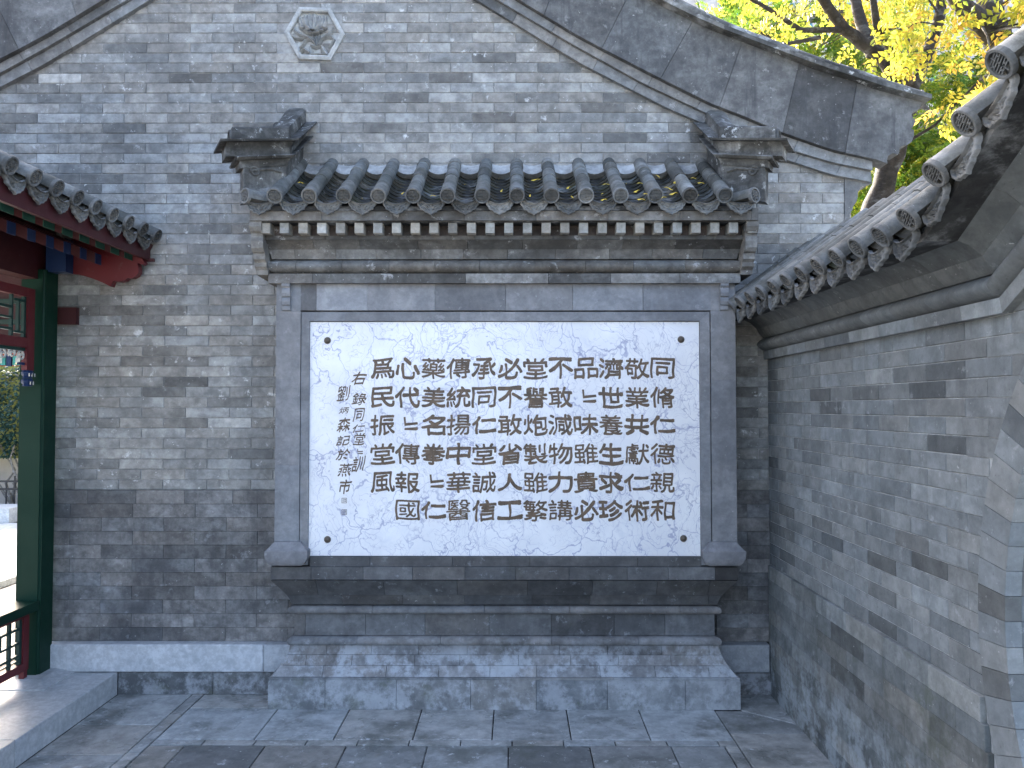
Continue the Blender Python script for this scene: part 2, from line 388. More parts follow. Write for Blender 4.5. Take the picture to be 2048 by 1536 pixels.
# bright court beyond the gallery
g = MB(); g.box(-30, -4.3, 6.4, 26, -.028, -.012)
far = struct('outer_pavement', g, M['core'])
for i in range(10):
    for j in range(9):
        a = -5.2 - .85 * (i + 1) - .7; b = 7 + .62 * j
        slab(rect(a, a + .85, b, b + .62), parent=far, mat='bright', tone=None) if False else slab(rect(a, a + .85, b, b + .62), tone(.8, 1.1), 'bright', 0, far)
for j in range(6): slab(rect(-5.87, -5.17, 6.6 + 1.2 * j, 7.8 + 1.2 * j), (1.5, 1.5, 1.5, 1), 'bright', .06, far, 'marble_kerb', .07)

# ================================================================ gable building
YW = 5.15; GX = -1.315
gb = thing('gable_building', 'tall grey brick gable end wall with curved grey roof boards and a hexagonal flower carving', 'building', (GX, YW, 0))
def curve(pts, Y, tail):
    L = sorted((at(px, py, Y)[0] - GX, at(px, py, Y)[1]) for px, py in pts)
    z0 = L[0][1] + L[0][0] * tail
    return [(0, z0)] + L
def ev(C, t):
    t = abs(t)
    for (a, za), (b, zb) in zip(C[:-1], C[1:]):
        if t <= b: return za + (zb - za) * (t - a) / (b - a)
    (a, za), (b, zb) = C[-2:]
    return zb + (zb - za) * (t - b) / (b - a)
C0 = curve([(952, 0), (1027, 46), (1102, 92), (1164, 129), (1257, 177), (1335, 217), (1398, 244), (1541, 310), (1665, 350), (1744, 365)], 5.12, .66)
C1 = curve([(993, 0), (1071, 46), (1145, 90), (1223, 133), (1286, 168), (1403, 223), (1541, 289), (1665, 326), (1747, 342)], 5.10, .66)
C2 = curve([(1032, 0), (1088, 34), (1149, 71), (1203, 100), (1320, 160), (1420, 210), (1483, 234), (1563, 268), (1665, 303), (1749, 321), (1775, 328)], 5.08, .66)
C3 = curve([(1301, 0), (1420, 58), (1534, 101), (1629, 137), (1775, 184), (1862, 206)], 5.05, .56)
C4 = curve([(1389, 0), (1470, 38), (1556, 73), (1702, 124), (1848, 176)], 5.03, .55)
TE = 3.52                                                  # half width of the wall
XR = at(1703, 430, YW)[0]
# masonry body behind the bricks, with the passage for the gallery cut through it
mb = MB()
top = [(GX + s * t, YW + .005, ev(C2, t) + .15) for s, ts in ((-1, [3.5, 3, 2.5, 2, 1.5, 1, .5]), (1, [0, .5, 1, 1.5, 2, 2.5, 3, 3.4])) for t in ts]
mb.prism([(XR - .02, YW + .005, 0), (-2.97, YW + .005, 0), (-2.97, YW + .005, 2.72), (GX - 3.5, YW + .005, 2.72)] + top + [(XR - .02, YW + .005, ev(C0, 3.4))], (0, .4, 0))
mb.build('masonry_backing', M['mortar'], gb)
mb = MB()
top = [(GX + s * t, YW + .3, ev(C4, t) - .03) for s, ts in ((-1, [3.9, 3, 2, 1]), (1, [0, 1, 2, 3, 3.75])) for t in ts]
mb.prism([(2.35, YW + .3, ev(C4, 3.66) - .2), (GX - 3.9, YW + .3, ev(C4, 3.8) - .2)] + top, (0, 7.5, 0))
mb.build('roof', M['tile'], gb)
mb = MB(); mb.box(-2.9, 2.0, YW + .43, 12, 0, 3.3); mb.build('hall_wall', M['mortar'], gb)

def seen(px, py):
    if px < -30 or px > 2080 or py < -30: return False
    if 610 < px < 1425 and py > 420: return False
    if px < 96 and py > 480: return False
    return True
HC, LB = .0661, .2835
z0 = Z(980, YW)
cand = []
nrow = 50
for i in range(nrow):
    zc = z0 + HC * (i + .5)
    ph = at(207, 107, YW)[0] + (LB / 2 if i % 2 == 0 else 0)
    k0 = int((-4.9 - ph) / LB) - 1
    for k in range(k0, k0 + 30):
        xa, xb = ph + k * LB, ph + (k + 1) * LB
        xa2, xb2 = max(xa, GX - TE), min(xb, XR)
        if zc < 2.72: xa2 = max(xa2, -2.975)
        if xb2 - xa2 < .03: continue
        zt = zc - HC / 2
        if zt > max(ev(C0, xa2 - GX), ev(C0, xb2 - GX)) + .02: continue
        hxz = (abs((xa2 + xb2) / 2 - at(628, 64, YW)[0]), abs(zc - at(628, 64, YW)[1]))
        if hxz[0] < .13 and hxz[1] < .13: continue
        px, py = proj(((xa2 + xb2) / 2, YW, zc))
        if not seen(px, py): continue
        cand.append((xa2, xb2, zc, px, py))
def score(c):
    full = (c[1] - c[0]) / LB
    edge = 0 if (60 < c[3] < 2000 and c[4] > 20) else -.4
    left = -.6 if (c[3] < 300 and 330 + c[3] * .4 < c[4] < 600) else 0
    beh = -.8 if (450 < c[3] < 1560 and c[4] > 215) else 0
    return full + edge + left + beh + random.random() * .1
cand.sort(key=score, reverse=True)
NL = 250
rest = MB()
for n_, (xa, xb, zc, px, py) in enumerate(cand):
    tn = tone(.78, 1.14, .16, .08, .035)
    if n_ < NL: block('brick', gb, (xa + xb) / 2, zc, YW, xb - xa, HC, .03, .0022, 'brick', tn, gap=.0017)
    else: block_into(rest, (xa + xb) / 2, zc, YW, xb - xa, HC, .03, .0022, gap=.0017, tn=tn)
rest.build('brick_courses', M['brick_v'], gb, tones=True, kind='stuff')
# thicker lower wall: ledge course, then large close-jointed bricks
zl = Z(1283, 5.13); zt = z0; nlow = 11; hl = (zt - zl) / nlow
def lowrow(xa, xb, full, off, zc, h, yf, mat='lower'):
    x = xa - off
    while x < xb:
        a, b = max(x, xa), min(x + full, xb)
        if b - a > .02: block('brick', gb, (a + b) / 2, zc, yf, b - a, h, .05, .0015, mat, tone(.72, 1.12, .12, .06, .04), gap=.0004)
        x += full
for i in range(nlow):
    zc = zl + hl * (i + .5)
    lowrow(-2.975, -1.35, .40 if i < nlow - 1 else .31, .2 * (i % 2) + .07, zc, hl, 5.13)
    lowrow(1.28, 1.635, .40, .2 * (i % 2), zc, hl, 5.13)
mb = MB(); mb.box(-2.975, 1.64, 5.1345, 5.20, .0, zt - .002); mb.build('lower_backing', M['core'], gb)
# marble course and dark footing
zm = .1435
for a, b, v in ((-2.975, at(528, 1300, 5.07)[0], 1.0), (at(528, 1300, 5.07)[0], -1.25, .82), (1.2, at(1539, 1300, 5.07)[0], .55)):
    o = block('marble_course', gb, (a + b) / 2, (zm + zl) / 2, 5.055, b - a, zl - zm, .12, .006, 'marble', (v, v, v * 1.02, 1), gap=.001)
for a, b in ((-2.5, -1.9), (-1.9, -1.3), (1.2, 1.63)):
    block('footing_stone', gb, (a + b) / 2, zm / 2 - .002, 5.075, b - a, zm, .1, .004, 'plinth', tone(.45, .6, 0, 0, .03), gap=.001)
# bands, boards and coping along the gable
def strip(name, Ca, Cb, ta, tb, tta, ttb, yf, dp, mat, sgn, tn, grow=0.0, n=4, shrink=.0012):
    lo = [ta + (tb - ta) * i / n for i in range(n + 1)]; hi = [tta + (ttb - tta) * i / n for i in range(n + 1)]
    lo[0] += shrink; hi[0] += shrink; lo[-1] -= shrink; hi[-1] -= shrink
    poly = [(GX + sgn * t, yf, ev(Ca, t) + .0015) for t in lo] + [(GX + sgn * t, yf, ev(Cb, t) - .0015 + grow) for t in reversed(hi)]
    m_ = MB(); m_.prism(poly, (0, dp, 0)); return m_.build(name, mat, gb, tone=tn)
for sgn in (-1, 1):
    t = .0
    tend = at(1744, 350, 5.1)[0] - GX
    while t < tend:
        b = min(t + .26, tend); strip('gable_band_brick', C0, C1, t, b, t + .03, min(b + .03, tend), 5.115, .06, M['band'], sgn, tone(.8, 1.05, .1, .1)); t = b
    t = -.1; t = 0.
    while t < tend:
        b = min(t + .31, tend); strip('gable_band_brick', C1, C2, t, b, t + .03, min(b + .03, tend), 5.09, .085, M['band'], sgn, tone(.85, 1.15, .1, .1)); t = b
    jb = [0] + [at(a, b, 5.08)[0] - GX for a, b in ((840, -120), (1088, 34), (1203, 98), (1320, 156), (1437, 212), (1563, 256), (1687, 300))]
    jt = [0] + [at(a, b, 5.06)[0] - GX for a, b in ((880, -200), (1130, -40), (1262, -10), (1385, 30), (1484, 99), (1598, 146), (1713, 186))]
    for i in range(len(jb) - 1):
        strip('gable_board', C2, C3, jb[i], jb[i + 1], jt[i], jt[i + 1], 5.055, .12, M['board'], sgn, tone(.75, 1.05, .1, 0, .03), n=8)
    # scrolled end board
    E = [(1775, 327), (1774, 320), (1777, 311), (1786, 306), (1796, 309), (1799, 303), (1799, 296), (1803, 292), (1814, 290), (1823, 284), (1828, 272), (1828, 260), (1822, 257), (1828, 251), (1831, 243), (1827, 237), (1823, 230), (1827, 222), (1838, 218), (1845, 205)]
    poly = [(GX + sgn * (jb[-1] + .002), 5.055, ev(C2, jb[-1]))] + [(GX + sgn * t_, 5.055, ev(C2, t_)) for t_ in (jb[-1] + .1, jb[-1] + .2)]
    poly += [(GX + sgn * (at(a, b, 5.055)[0] - GX), 5.055, at(a, b, 5.055)[1]) for a, b in E]
    poly += [(GX + sgn * (jt[-1] + .002 + q), 5.055, ev(C3, jt[-1] + q) - .004) for q in (.3, .15, 0)]
    m_ = MB(); m_.prism(poly, (0, .12, 0)); m_.build('scrolled_end_board', M['board'], gb, tone=(.95, .95, .95, 1))
    # coping: a projecting thin slab and a rounded ridge of tiles above it
    te = at(1863, 205, 5.0)[0] - GX; t = 0
    while t < te:
        b = min(t + .33, te)
        lo = [t + .001, (t + b) / 2, b - .001]
        poly = [(GX + sgn * q, 4.99, ev(C3, q)) for q in lo] + [(GX + sgn * q, 4.99, ev(C3, q) + .028) for q in reversed(lo)]
        m_ = MB(); m_.prism(poly, (0, .22, 0)); m_.build('coping_slab', M['ridge'], gb, tone=tone(.9, 1.3, .1, .1))
        t = b
    te2 = at(1850, 175, 5.03)[0] - GX; t = 0; k = 0
    while t < te2:
        b = min(t + .26, te2)
        m_ = MB(); pts = []; 
        for q in (t + .001, (t + b) / 2, b - .001):
            pts.append((GX + sgn * q, 5.09, ev(C3, q) * .5 + ev(C4, q) * .5 - .005))
        rr = .048 + .003 * (k % 2)
        m_.tube(pts, [rr, rr, rr * .98], 10); o = m_.build('coping_tile', M['ridge'], gb, 40, tone=tone(1.0, 1.5, .1, .1)); t = b; k += 1
# pier head at the right end of the wall
E = [(1744, 366), (1734, 369), (1722, 374), (1716, 383), (1716, 394), (1713, 404), (1707, 412), (1705, 420), (1699, 427), (1702, 445), (1702, 520), (1690, 520), (1690, 350), (1744, 352)]
m_ = MB(); m_.prism([(at(a, b, 5.14)[0], 5.143, at(a, b, 5.14)[1]) for a, b in E], (0, .35, 0)); m_.build('pier_head', M['band'], gb, tone=(.8, .8, .8, 1))
# hexagonal carving
hx, hz = at(628, 64, 5.12)
hexr = gb
H6 = [(567, 63), (597, 12), (660, 14), (689, 66), (660, 118), (597, 116)]
H6 = [(at(a, b, 5.12)[0], at(a, b, 5.12)[1]) for a, b in H6]
def sc6(k): return [(hx + (a - hx) * k, hz + (b - hz) * k) for a, b in H6]
V = []
for k, y in ((1, 5.17), (1, 5.132), (.9, 5.125), (.84, 5.128), (.82, 5.136), (.82, 5.1535)): V += [(a, y, b) for a, b in sc6(k)]
Fc = [(j * 6 + i, j * 6 + (i + 1) % 6, (j + 1) * 6 + (i + 1) % 6, (j + 1) * 6 + i) for j in range(5) for i in range(6)] + [tuple(range(30, 36))]
frame = ob('hexagonal_relief', me_new('hexagonal_relief', V, Fc, M['carve']), gb, tone=(1.15, 1.15, 1.15, 1))
frame['label'] = 'pale hexagonal stone carved with a peony'
def hp(x, z): return at(540 + x * 180 / 1975, z * 140 / 1536, 5.13)       # points read off the carving
def leaf(pts, wds, y0=5.148, th=.024, name='carved_leaf', n=7):
    P = [Vector((*hp(*p),)) for p in pts]; s = .0032 * 180 / 1975
    L, Rr, Cn = [], [], []
    for i, p in enumerate(P):
        t = (P[min(i + 1, len(P) - 1)] - P[max(0, i - 1)]).normalized(); nrm = Vector((-t.y, t.x)); wd = wds[i] * s / 2
        L.append(p + nrm * wd); Rr.append(p - nrm * wd); Cn.append(p)
    V = []; Fc = []
    for i in range(len(P)):
        V += [(L[i].x, y0, L[i].y), (Cn[i].x, y0 - th, Cn[i].y), (Rr[i].x, y0, Rr[i].y), (L[i].x, y0 + .03, L[i].y), (Rr[i].x, y0 + .03, Rr[i].y)]
    for i in range(len(P) - 1):
        a, b = i * 5, i * 5 + 5
        Fc += [(a, a + 1, b + 1, b), (a + 1, a + 2, b + 2, b + 1), (a + 2, a + 4, b + 4, b + 2), (a, b, b + 3, a + 3)]
    return ob(name, me_new(name, V, Fc, M['carve'], 50), frame, tone=tone(.85, 1.05, 0, 0, .02))
leaf([(520, 590), (560, 680), (660, 745), (800, 790), (900, 850), (1000, 960)], [5, 90, 90, 80, 70, 40])
leaf([(1375, 590), (1330, 690), (1230, 760), (1130, 840), (1060, 960)], [5, 90, 95, 80, 40])
leaf([(485, 790), (560, 830), (660, 835), (760, 830)], [5, 80, 90, 60])
leaf([(640, 1045), (720, 960), (760, 870), (860, 840), (960, 900)], [5, 90, 100, 80, 50])
leaf([(1130, 850), (1250, 790), (1350, 800), (1400, 860)], [40, 90, 90, 10])
leaf([(1400, 840), (1360, 920), (1280, 1040)], [60, 90, 10])
for a, b in ((930, 760), (1010, 770), (1090, 750)): leaf([(a, b), (a + (1020 - a) * .5, 870), (1020, 980)], [30, 45, 50], name='carved_stem')
for i in range(9):                                                      # upright flower head, overlapping petals
    f = (i - 4) / 4; x0 = 930 + f * 60; x1 = 925 + f * 230
    leaf([(x0, 650), (x0 + (x1 - x0) * .75, 540), (x1, 420), (x1 * .97 + 27, 290 + abs(f) * 70)], [60, 110, 100, 25], 5.144 - (.012 if i % 2 else 0), .016, 'carved_petal')
for sx, pts in ((1, [(700, 560), (650, 450), (640, 350)]), (1, [(1150, 560), (1210, 450), (1225, 340)])): leaf(pts, [90, 110, 8], 5.148, .02, 'carved_petal')
for x_, z_ in ((690, 600), (770, 660), (1190, 600), (1120, 660), (860, 700), (950, 715), (1030, 695)):
    leaf([(x_ - 60, z_), (x_, z_ + 5), (x_ + 60, z_)], [30, 110, 30], 5.138, .02, 'carved_petal')
leaf([(620, 1150), (740, 1060), (860, 1150)], [60, 110, 90], name='carved_rock'); leaf([(870, 1010), (900, 1100), (870, 1200)], [60, 90, 90], name='carved_rock')
leaf([(880, 980), (1000, 1020), (1120, 990)], [70, 90, 70], name='carved_rock'); leaf([(1130, 1000), (1170, 1090), (1240, 1190)], [60, 120, 90], name='carved_rock')
leaf([(900, 1185), (1040, 1180), (1200, 1190)], [60, 70, 60], name='carved_rock')

# ================================================================ roof tiles
TP = .1995
def arc_tube(r, L, n=9, flare=0, th=.012, y0=0):
    """half barrel tile along +y, open below"""
    V = []; Fc = []
    for y, q in ((y0, r * (1 + flare)), (y0 + .012, r), (y0 + L, r * .97)):
        for k in range(n): a = math.pi * (-.12 + 1.24 * k / (n - 1)); V.append((q * math.cos(a), y, q * math.sin(a)))
    for j in range(2):
        for k in range(n): Fc.append((j * n + k, j * n + (k + 1) % n, (j + 1) * n + (k + 1) % n, (j + 1) * n + k))
    Fc.append(tuple(range(n))); Fc.append(tuple(range(3 * n - 1, 2 * n - 1, -1)))
    return me_new('tube_tile', V, Fc, M['tile'], 45)
TUBE = [arc_tube(.0415, .155, 9, .05), arc_tube(.043, .155, 9, .05), arc_tube(.041, .155, 9, .03)]
TUBE_END = arc_tube(.0445, .16, 11, .03)
def disc_mesh():
    m_ = MB(); n = 20; r = .0465
    prof = [(r, .014), (r, 0), (r * .97, -.004), (r * .80, -.004), (r * .77, .010)]
    V = [(q * math.cos(2 * math.pi * k / n), y, q * math.sin(2 * math.pi * k / n)) for q, y in prof for k in range(n)]
    Fc = [(j * n + k, j * n + (k + 1) % n, (j + 1) * n + (k + 1) % n, (j + 1) * n + k) for j in range(4) for k in range(n)] + [tuple(range(4 * n, 5 * n)), tuple(range(n - 1, -1, -1))]
    m_.add(V, Fc); R0 = r * .74
    def bar(x0, x1, z, w_=.0016): m_.box(x0, x1, -.001, .0102, z - w_, z + w_)
    for z in (-.017, -.0085, .0, .0085, .017, .024):
        hw = math.sqrt(max(0, R0 ** 2 - z * z)) * .93
        if abs(z) < .001 or abs(z - .0085) < .001: bar(-hw, hw, z)
        else: bar(-hw, -.004, z); bar(.004, hw, z)
    bar(-.0018, .0018, .022, .0075); bar(-.0018, .0018, -.022, .0085); bar(-.0018, .0018, .004, .006)
    for s in (-1, 1):
        m_.box(s * .014 - .0012, s * .014 + .0012, -.003, .0035, -.017, -.0085); m_.box(s * .02 - .0012, s * .02 + .0012, -.003, .0035, .0085, .017)
    return m_.mesh('end_disc', M['disc'])
DISC = disc_mesh()
def pan_mesh():
    n = 7; V = []
    for y, dz in ((0, 0), (.075, .010)):
        for r_, t in ((.098, 0), (.098, -.009)):
            for k in range(n): a = R(-62 + 124 * k / (n - 1)); V.append((r_ * math.sin(a) * .98, y, -.047 + (.098 - r_ * math.cos(a)) + t - dz + .012))
    Fc = []
    for k in range(n - 1): Fc += [(k, k + 1, 2 * n + k + 1, 2 * n + k), (n + k, n + k + 1, k + 1, k)]
    return me_new('pan_tile', V, Fc, M['pan'], 40, fixn=True)
PAN = pan_mesh()
def drip_mesh():
    h = [(0, -.079), (.010, -.071), (.022, -.066), (.034, -.063), (.040, -.053), (.052, -.049), (.063, -.043), (.067, -.030), (.076, -.022), (.082, -.010), (.083, .004), (.078, .016)]
    topc = [(.055, .004), (.030, -.006), (0, -.010)]
    right = h + topc; out = right + [(-x, z) for x, z in reversed(right[1:-1])]
    n = len(out); c = (0, -.028)
    def sc(k): return [(c[0] + (x - c[0]) * k, c[1] + (z - c[1]) * k) for x, z in out]
    V = []
    for k, y in ((1, .012), (1, 0), (.95, -.004), (.84, -.005), (.80, .008)): V += [(x, y + (x * x) * 2.2, z) for x, z in sc(k)]
    Fc = [(j * n + i, j * n + (i + 1) % n, (j + 1) * n + (i + 1) % n, (j + 1) * n + i) for j in range(4) for i in range(n)] + [tuple(range(4 * n, 5 * n)), tuple(range(n - 1, -1, -1))]
    m_ = MB(); m_.add(V, Fc)
    def sprig(x0, z0, x1, z1, w_):
        d = Vector((x1 - x0, z1 - z0)); nn = Vector((-d.y, d.x)).normalized() * w_; c_ = Vector((x0, z0)) + d * .5
        P = [Vector((x0, z0)), c_ + nn, Vector((x1, z1)), c_ - nn]; off = [(p.x, .009 + p.x ** 2 * 2.2, p.y) for p in P]
        m_.add(off + [(c_.x, -.002 + c_.x ** 2 * 2.2, c_.y)], [(0, 1, 4), (1, 2, 4), (2, 3, 4), (3, 0, 4)])
    for s in (-1, 1):
        for q in ((.004, -.05, .024, -.036, .004), (.010, -.034, .036, -.022, .004), (.03, -.042, .046, -.03, .003), (.044, -.02, .060, -.010, .003), (.004, -.028, .016, -.016, .003), (.026, -.052, .034, -.044, .003), (.05, -.035, .058, -.024, .003)):
            sprig(s * q[0], q[1], s * q[2], q[3], q[4])
    return m_.mesh('drip_tile', M['disc'])
DRIP = drip_mesh()
def frame_m(o, ax, ay):
    ax = Vector(ax).normalized(); ay = Vector(ay).normalized(); az = ax.cross(ay)
    return Matrix.Translation(o) @ Matrix((ax, ay, az)).transposed().to_4x4()
def tube_row(parent, o, ax, up, nseg, first_disc=True, seg=.15, wob=True):
    mw = frame_m(o, ax, up)
    for k in range(nseg):
        w_ = Matrix.Translation((random.uniform(-.0015, .0015), k * seg, random.uniform(-.001, .0015))) if wob else Matrix.Translation((0, k * seg, 0))
        t = ob('tube_tile', TUBE_END if k == 0 else random.choice(TUBE), parent, mat4=mw @ w_, tone=tone(.8, 1.15, .12, .08, .04))
        if k == 0 and first_disc: ob('end_disc', DISC, t, mat4=mw @ Matrix.Translation((0, -.013, 0)), tone=tone(.75, 1.1, .2, .1, .03))
def pan_row(parent, o, ax, up, n, step=.062):
    mw = frame_m(o, ax, up)
    for k in range(n):
        ob('pan_tile', PAN, parent, mat4=mw @ Matrix.Translation((random.uniform(-.001, .001), k * step, random.uniform(-.001, .001))), tone=tone(.6, 1.4, .1, .1, .12))
def drip(parent, o, ax, hor, mat4=None):
    ob('drip_tile', DRIP, parent, mat4=mat4 if mat4 is not None else frame_m(o, ax, hor), tone=tone(.75, 1.2, .15, .1, .03))

# ================================================================ screen wall
sw = thing('screen_wall', 'free-standing looking grey brick screen with tiled roof, carved base and white inscribed marble panel', 'screen wall', (XC, YB, 0))
def hw(d): return XB - d
def mould(name, prof, mat, lens, off=0., tn=None, ret=5.13, gap=.0012, smooth=35, u0=None, u1=None, returns=True, label=None):
    """prof: closed list of (d, z), d = setback from the plinth face; one stone at a time round three sides"""
    n = len(prof); xs_ = []; x = -hw(0) - off
    while x < hw(0): xs_.append(x); x += lens * random.uniform(.82, 1.18)
    cuts = [None] + [q for q in xs_ if -hw(0) + .12 < q < hw(0) - .12] + [None]
    for i in range(len(cuts) - 1):
        a, b = cuts[i], cuts[i + 1]; V = []
        for (d, z) in prof: V.append((XC + (-hw(d) if a is None else a + gap), YB + d, z))
        for (d, z) in prof: V.append((XC + (hw(d) if b is None else b - gap), YB + d, z))
        Fc = [tuple(range(n)), tuple(range(2 * n - 1, n - 1, -1))] + [(k, n + k, n + (k + 1) % n, (k + 1) % n) for k in range(n)]
        ob(name, me_new(name, V, Fc, M[mat], smooth), sw, tone=tn() if tn else tone(.72, 1.15, .15, .08, .05))
    if returns:
        for s in (-1, 1):
            V = [(XC + s * (hw(d)), YB + d + .0006, z) for d, z in prof] + [(XC + s * hw(d), ret, z) for d, z in prof]
            Fc = [tuple(range(n)), tuple(range(2 * n - 1, n - 1, -1))] + [(k, n + k, n + (k + 1) % n, (k + 1) % n) for k in range(n)]
            ob(name, me_new(name, V, Fc, M[mat], smooth), sw, tone=tone(.75, 1., .1, .05, .04))
def zd(py, d): return Z(py, YB + d)
# core
m_ = MB(); m_.box(XC - 1.25, XC + 1.25, YB + .15, 5.16, .0, Z(440, 4.9)); m_.build('core', M['core'], sw)
BK = .16
# plinth
mould('plinth_stone', [(0, 0), (0, zd(1364, 0)), (.004, zd(1361, 0)), (BK, zd(1361, 0)), (BK, 0)], 'plinth', .40, .1)
mould('plinth_lip', [(.004, zd(1361, 0) + .001), (.002, zd(1357, 0)), (.012, zd(1355, .01)), (BK, zd(1355, .01)), (BK, zd(1361, 0) + .001)], 'plinth', .8, .3, tn=lambda: tone(1.0, 1.3))
# outward sweep of the foot, three courses
def cy(d0, z0_, d1, z1, n=5, kind='foot'):
    out = []
    for i in range(n + 1):
        f = i / n
        if kind == 'foot': d = d0 + (d1 - d0) * math.sin(f * math.pi / 2) ** 1.0
        else: d = d0 + (d1 - d0) * (1 - math.cos(f * math.pi / 2))
        out.append((d, z0_ + (z1 - z0_) * f))
    return out
A = zd(1355, .01); B_ = zd(1291, .10)
full = cy(.012, A, .100, B_, 9)
for j in range(3):
    seg = full[j * 3: j * 3 + 4]; seg = [(seg[0][0] + .001, seg[0][1] + .002)] + seg[1:]
    mould('base_brick', seg + [(BK, seg[-1][1]), (BK, seg[0][1])], 'base', .33, .15 * (j % 2), tn=lambda: tone(1.0 + .12 * (2 - j), 1.35 + .15 * (2 - j), .12, .1, .04))
def torus(py0, py1, d, r, mat='base', tn=None, lens=.6):
    a, b = zd(py1, d), zd(py0, d); n = 7
    pts = [(d - r * math.sin(math.pi * i / n) ** .7, a + (b - a) * (1 - math.cos(math.pi * i / n)) / 2) for i in range(n + 1)]
    mould('torus_brick', pts + [(BK, b), (BK, a)], mat, lens, .1, tn=tn)
torus(1272, 1290, .122, .036, tn=lambda: tone(1.05, 1.4, 0, .1))
mould('waist_brick', [(.122, zd(1271, .118)), (.122, zd(1228, .118)), (.155, zd(1228, .118)), (.155, zd(1271, .118))], 'base', .34, .12, tn=lambda: tone(.7, .95, .1, 0, .04))
torus(1211, 1227, .122, .036, tn=lambda: tone(.95, 1.2, 0, .1))
A = zd(1210, .1); B_ = zd(1161, .01)
full = [(.108 - .10 * (1 - math.cos(f * math.pi / 2)) ** .8, A + (B_ - A) * f) for f in [i / 8 for i in range(9)]]
for j in (0, 1):
    seg = full[:4] if j == 0 else full[3:]
    seg = [(seg[0][0], seg[0][1] + .0008)] + seg[1:]
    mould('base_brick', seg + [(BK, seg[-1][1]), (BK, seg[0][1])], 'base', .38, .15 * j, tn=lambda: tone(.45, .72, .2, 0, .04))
mould('ledge_brick', [(.007, zd(1160, 0)), (.007, zd(1135, 0)), (BK, zd(1135, 0)), (BK, zd(1160, 0))], 'base', .30, .1, tn=lambda: tone(.42, 1.1, .35, .1, .04))
# body: solid, pillars, lintel, frame
zb0, zb1 = Z(1134, YB), Z(567, 4.84)
YP = YB + .022; YF = YP + .006; YM = YP + .022
def pxb(a, b, Y, yy0, yy1):
    """box corners from picture measures"""
    x0, z1_ = at(a, yy0, Y); x1, z0_ = at(b, yy1, Y); return x0, x1, z0_, z1_
m_ = MB(); m_.box(at(556, 800, YP)[0], at(1467, 800, YP)[0], YP + .035, 5.14, zb0, zb1); m_.build('body_backing', M['core'], sw)
for a, b in ((552, 600), (1422, 1472)):
    zz0, zz1 = Z(1100, YP), zb1; cuts = [zz0, Z(930, YP), Z(760, YP), Z(622, YP), zz1]
    for p, q in zip(cuts[:-1], cuts[1:]):
        x0, x1, _, _ = pxb(a, b, YP, 700, 800)
        s = -1 if a < 1000 else 1
        m_ = MB(); m_.prism([(x0, YP, p + .0004), (x1, YP, p + .0004), (x1, YP, q - .0004), (x0, YP, q - .0004)], (0, .27, 0))
        m_.build('pillar_stone', M['body'], sw, tone=tone(.92, 1.05, 0, 0, .02))
lx = [600, 633, 735, 870, 1011, 1145, 1286, 1422]
for a, b in zip(lx[:-1], lx[1:]):
    x0, x1, q0, q1 = pxb(a, b, YP, 567, 621); block('lintel_stone', sw, (x0 + x1) / 2, (q0 + zb1) / 2, YP, x1 - x0, zb1 - q0, .06, .001, 'body', tone(.9, 1.2, .1, .2, .03), gap=.0006)
# frame mitred round the marble
FO = (603, 1419, 624, 1130); FI = (619, 1403, 642, 1113)
xo0, zo1 = at(FO[0], FO[2], YF); xo1, _ = at(FO[1], FO[2], YF); xi0, zi1 = at(FI[0], FI[2], YF); xi1, zi0 = at(FI[1], FI[3], YF); zo0 = at(600, FO[3], YF)[1]
def quadp(name, P, y, dp, mat, tn):
    m_ = MB(); m_.prism([(a, y, b) for a, b in P], (0, dp, 0)); return m_.build(name, mat, sw, tone=tn)
fx = [603, 690, 825, 920, 1030, 1145, 1290, 1419]
def lerp(a, b, t): return a + (b - a) * t
fxx = [at(q, 633, YF)[0] for q in fx]
for i in range(len(fx) - 1):
    a, b = fxx[i], fxx[i + 1]
    quadp('frame_stone', [(a if i else xo0, zo1), (b if i < len(fx) - 2 else xo1, zo1), (b if i < len(fx) - 2 else xi1, zi1), (a if i else xi0, zi1)], YF, .05, M['body'], tone(.85, 1.1, .1, .05, .02))
for s in (0, 1):
    cz_ = [zo0, Z(960, YF), Z(800, YF), zi1]
    for i in range(3):
        P = [(xo0, cz_[i]), (xi0, cz_[i]), (xi0, cz_[i + 1] - .001), (xo0, cz_[i + 1] - .001 if i < 2 else zo1)] if s == 0 else [(xi1, cz_[i]), (xo1, cz_[i]), (xo1, cz_[i + 1] - .001 if i < 2 else zo1), (xi1, cz_[i + 1] - .001)]
        quadp('frame_stone', P, YF, .05, M['body'], tone(.88, 1.05, 0, 0, .02))
cuts = [619, 740, 905, 1060, 1275, 1403]
for a, b in zip(cuts[:-1], cuts[1:]):
    x0, x1, q0, q1 = pxb(a, b, YF, 1114, 1134); block('sill_brick', sw, (x0 + x1) / 2, (q0 + q1) / 2 + .002, YF, x1 - x0, q1 - q0, .05, .001, 'base', tone(.5, .8, .2, 0, .03), gap=.0006)
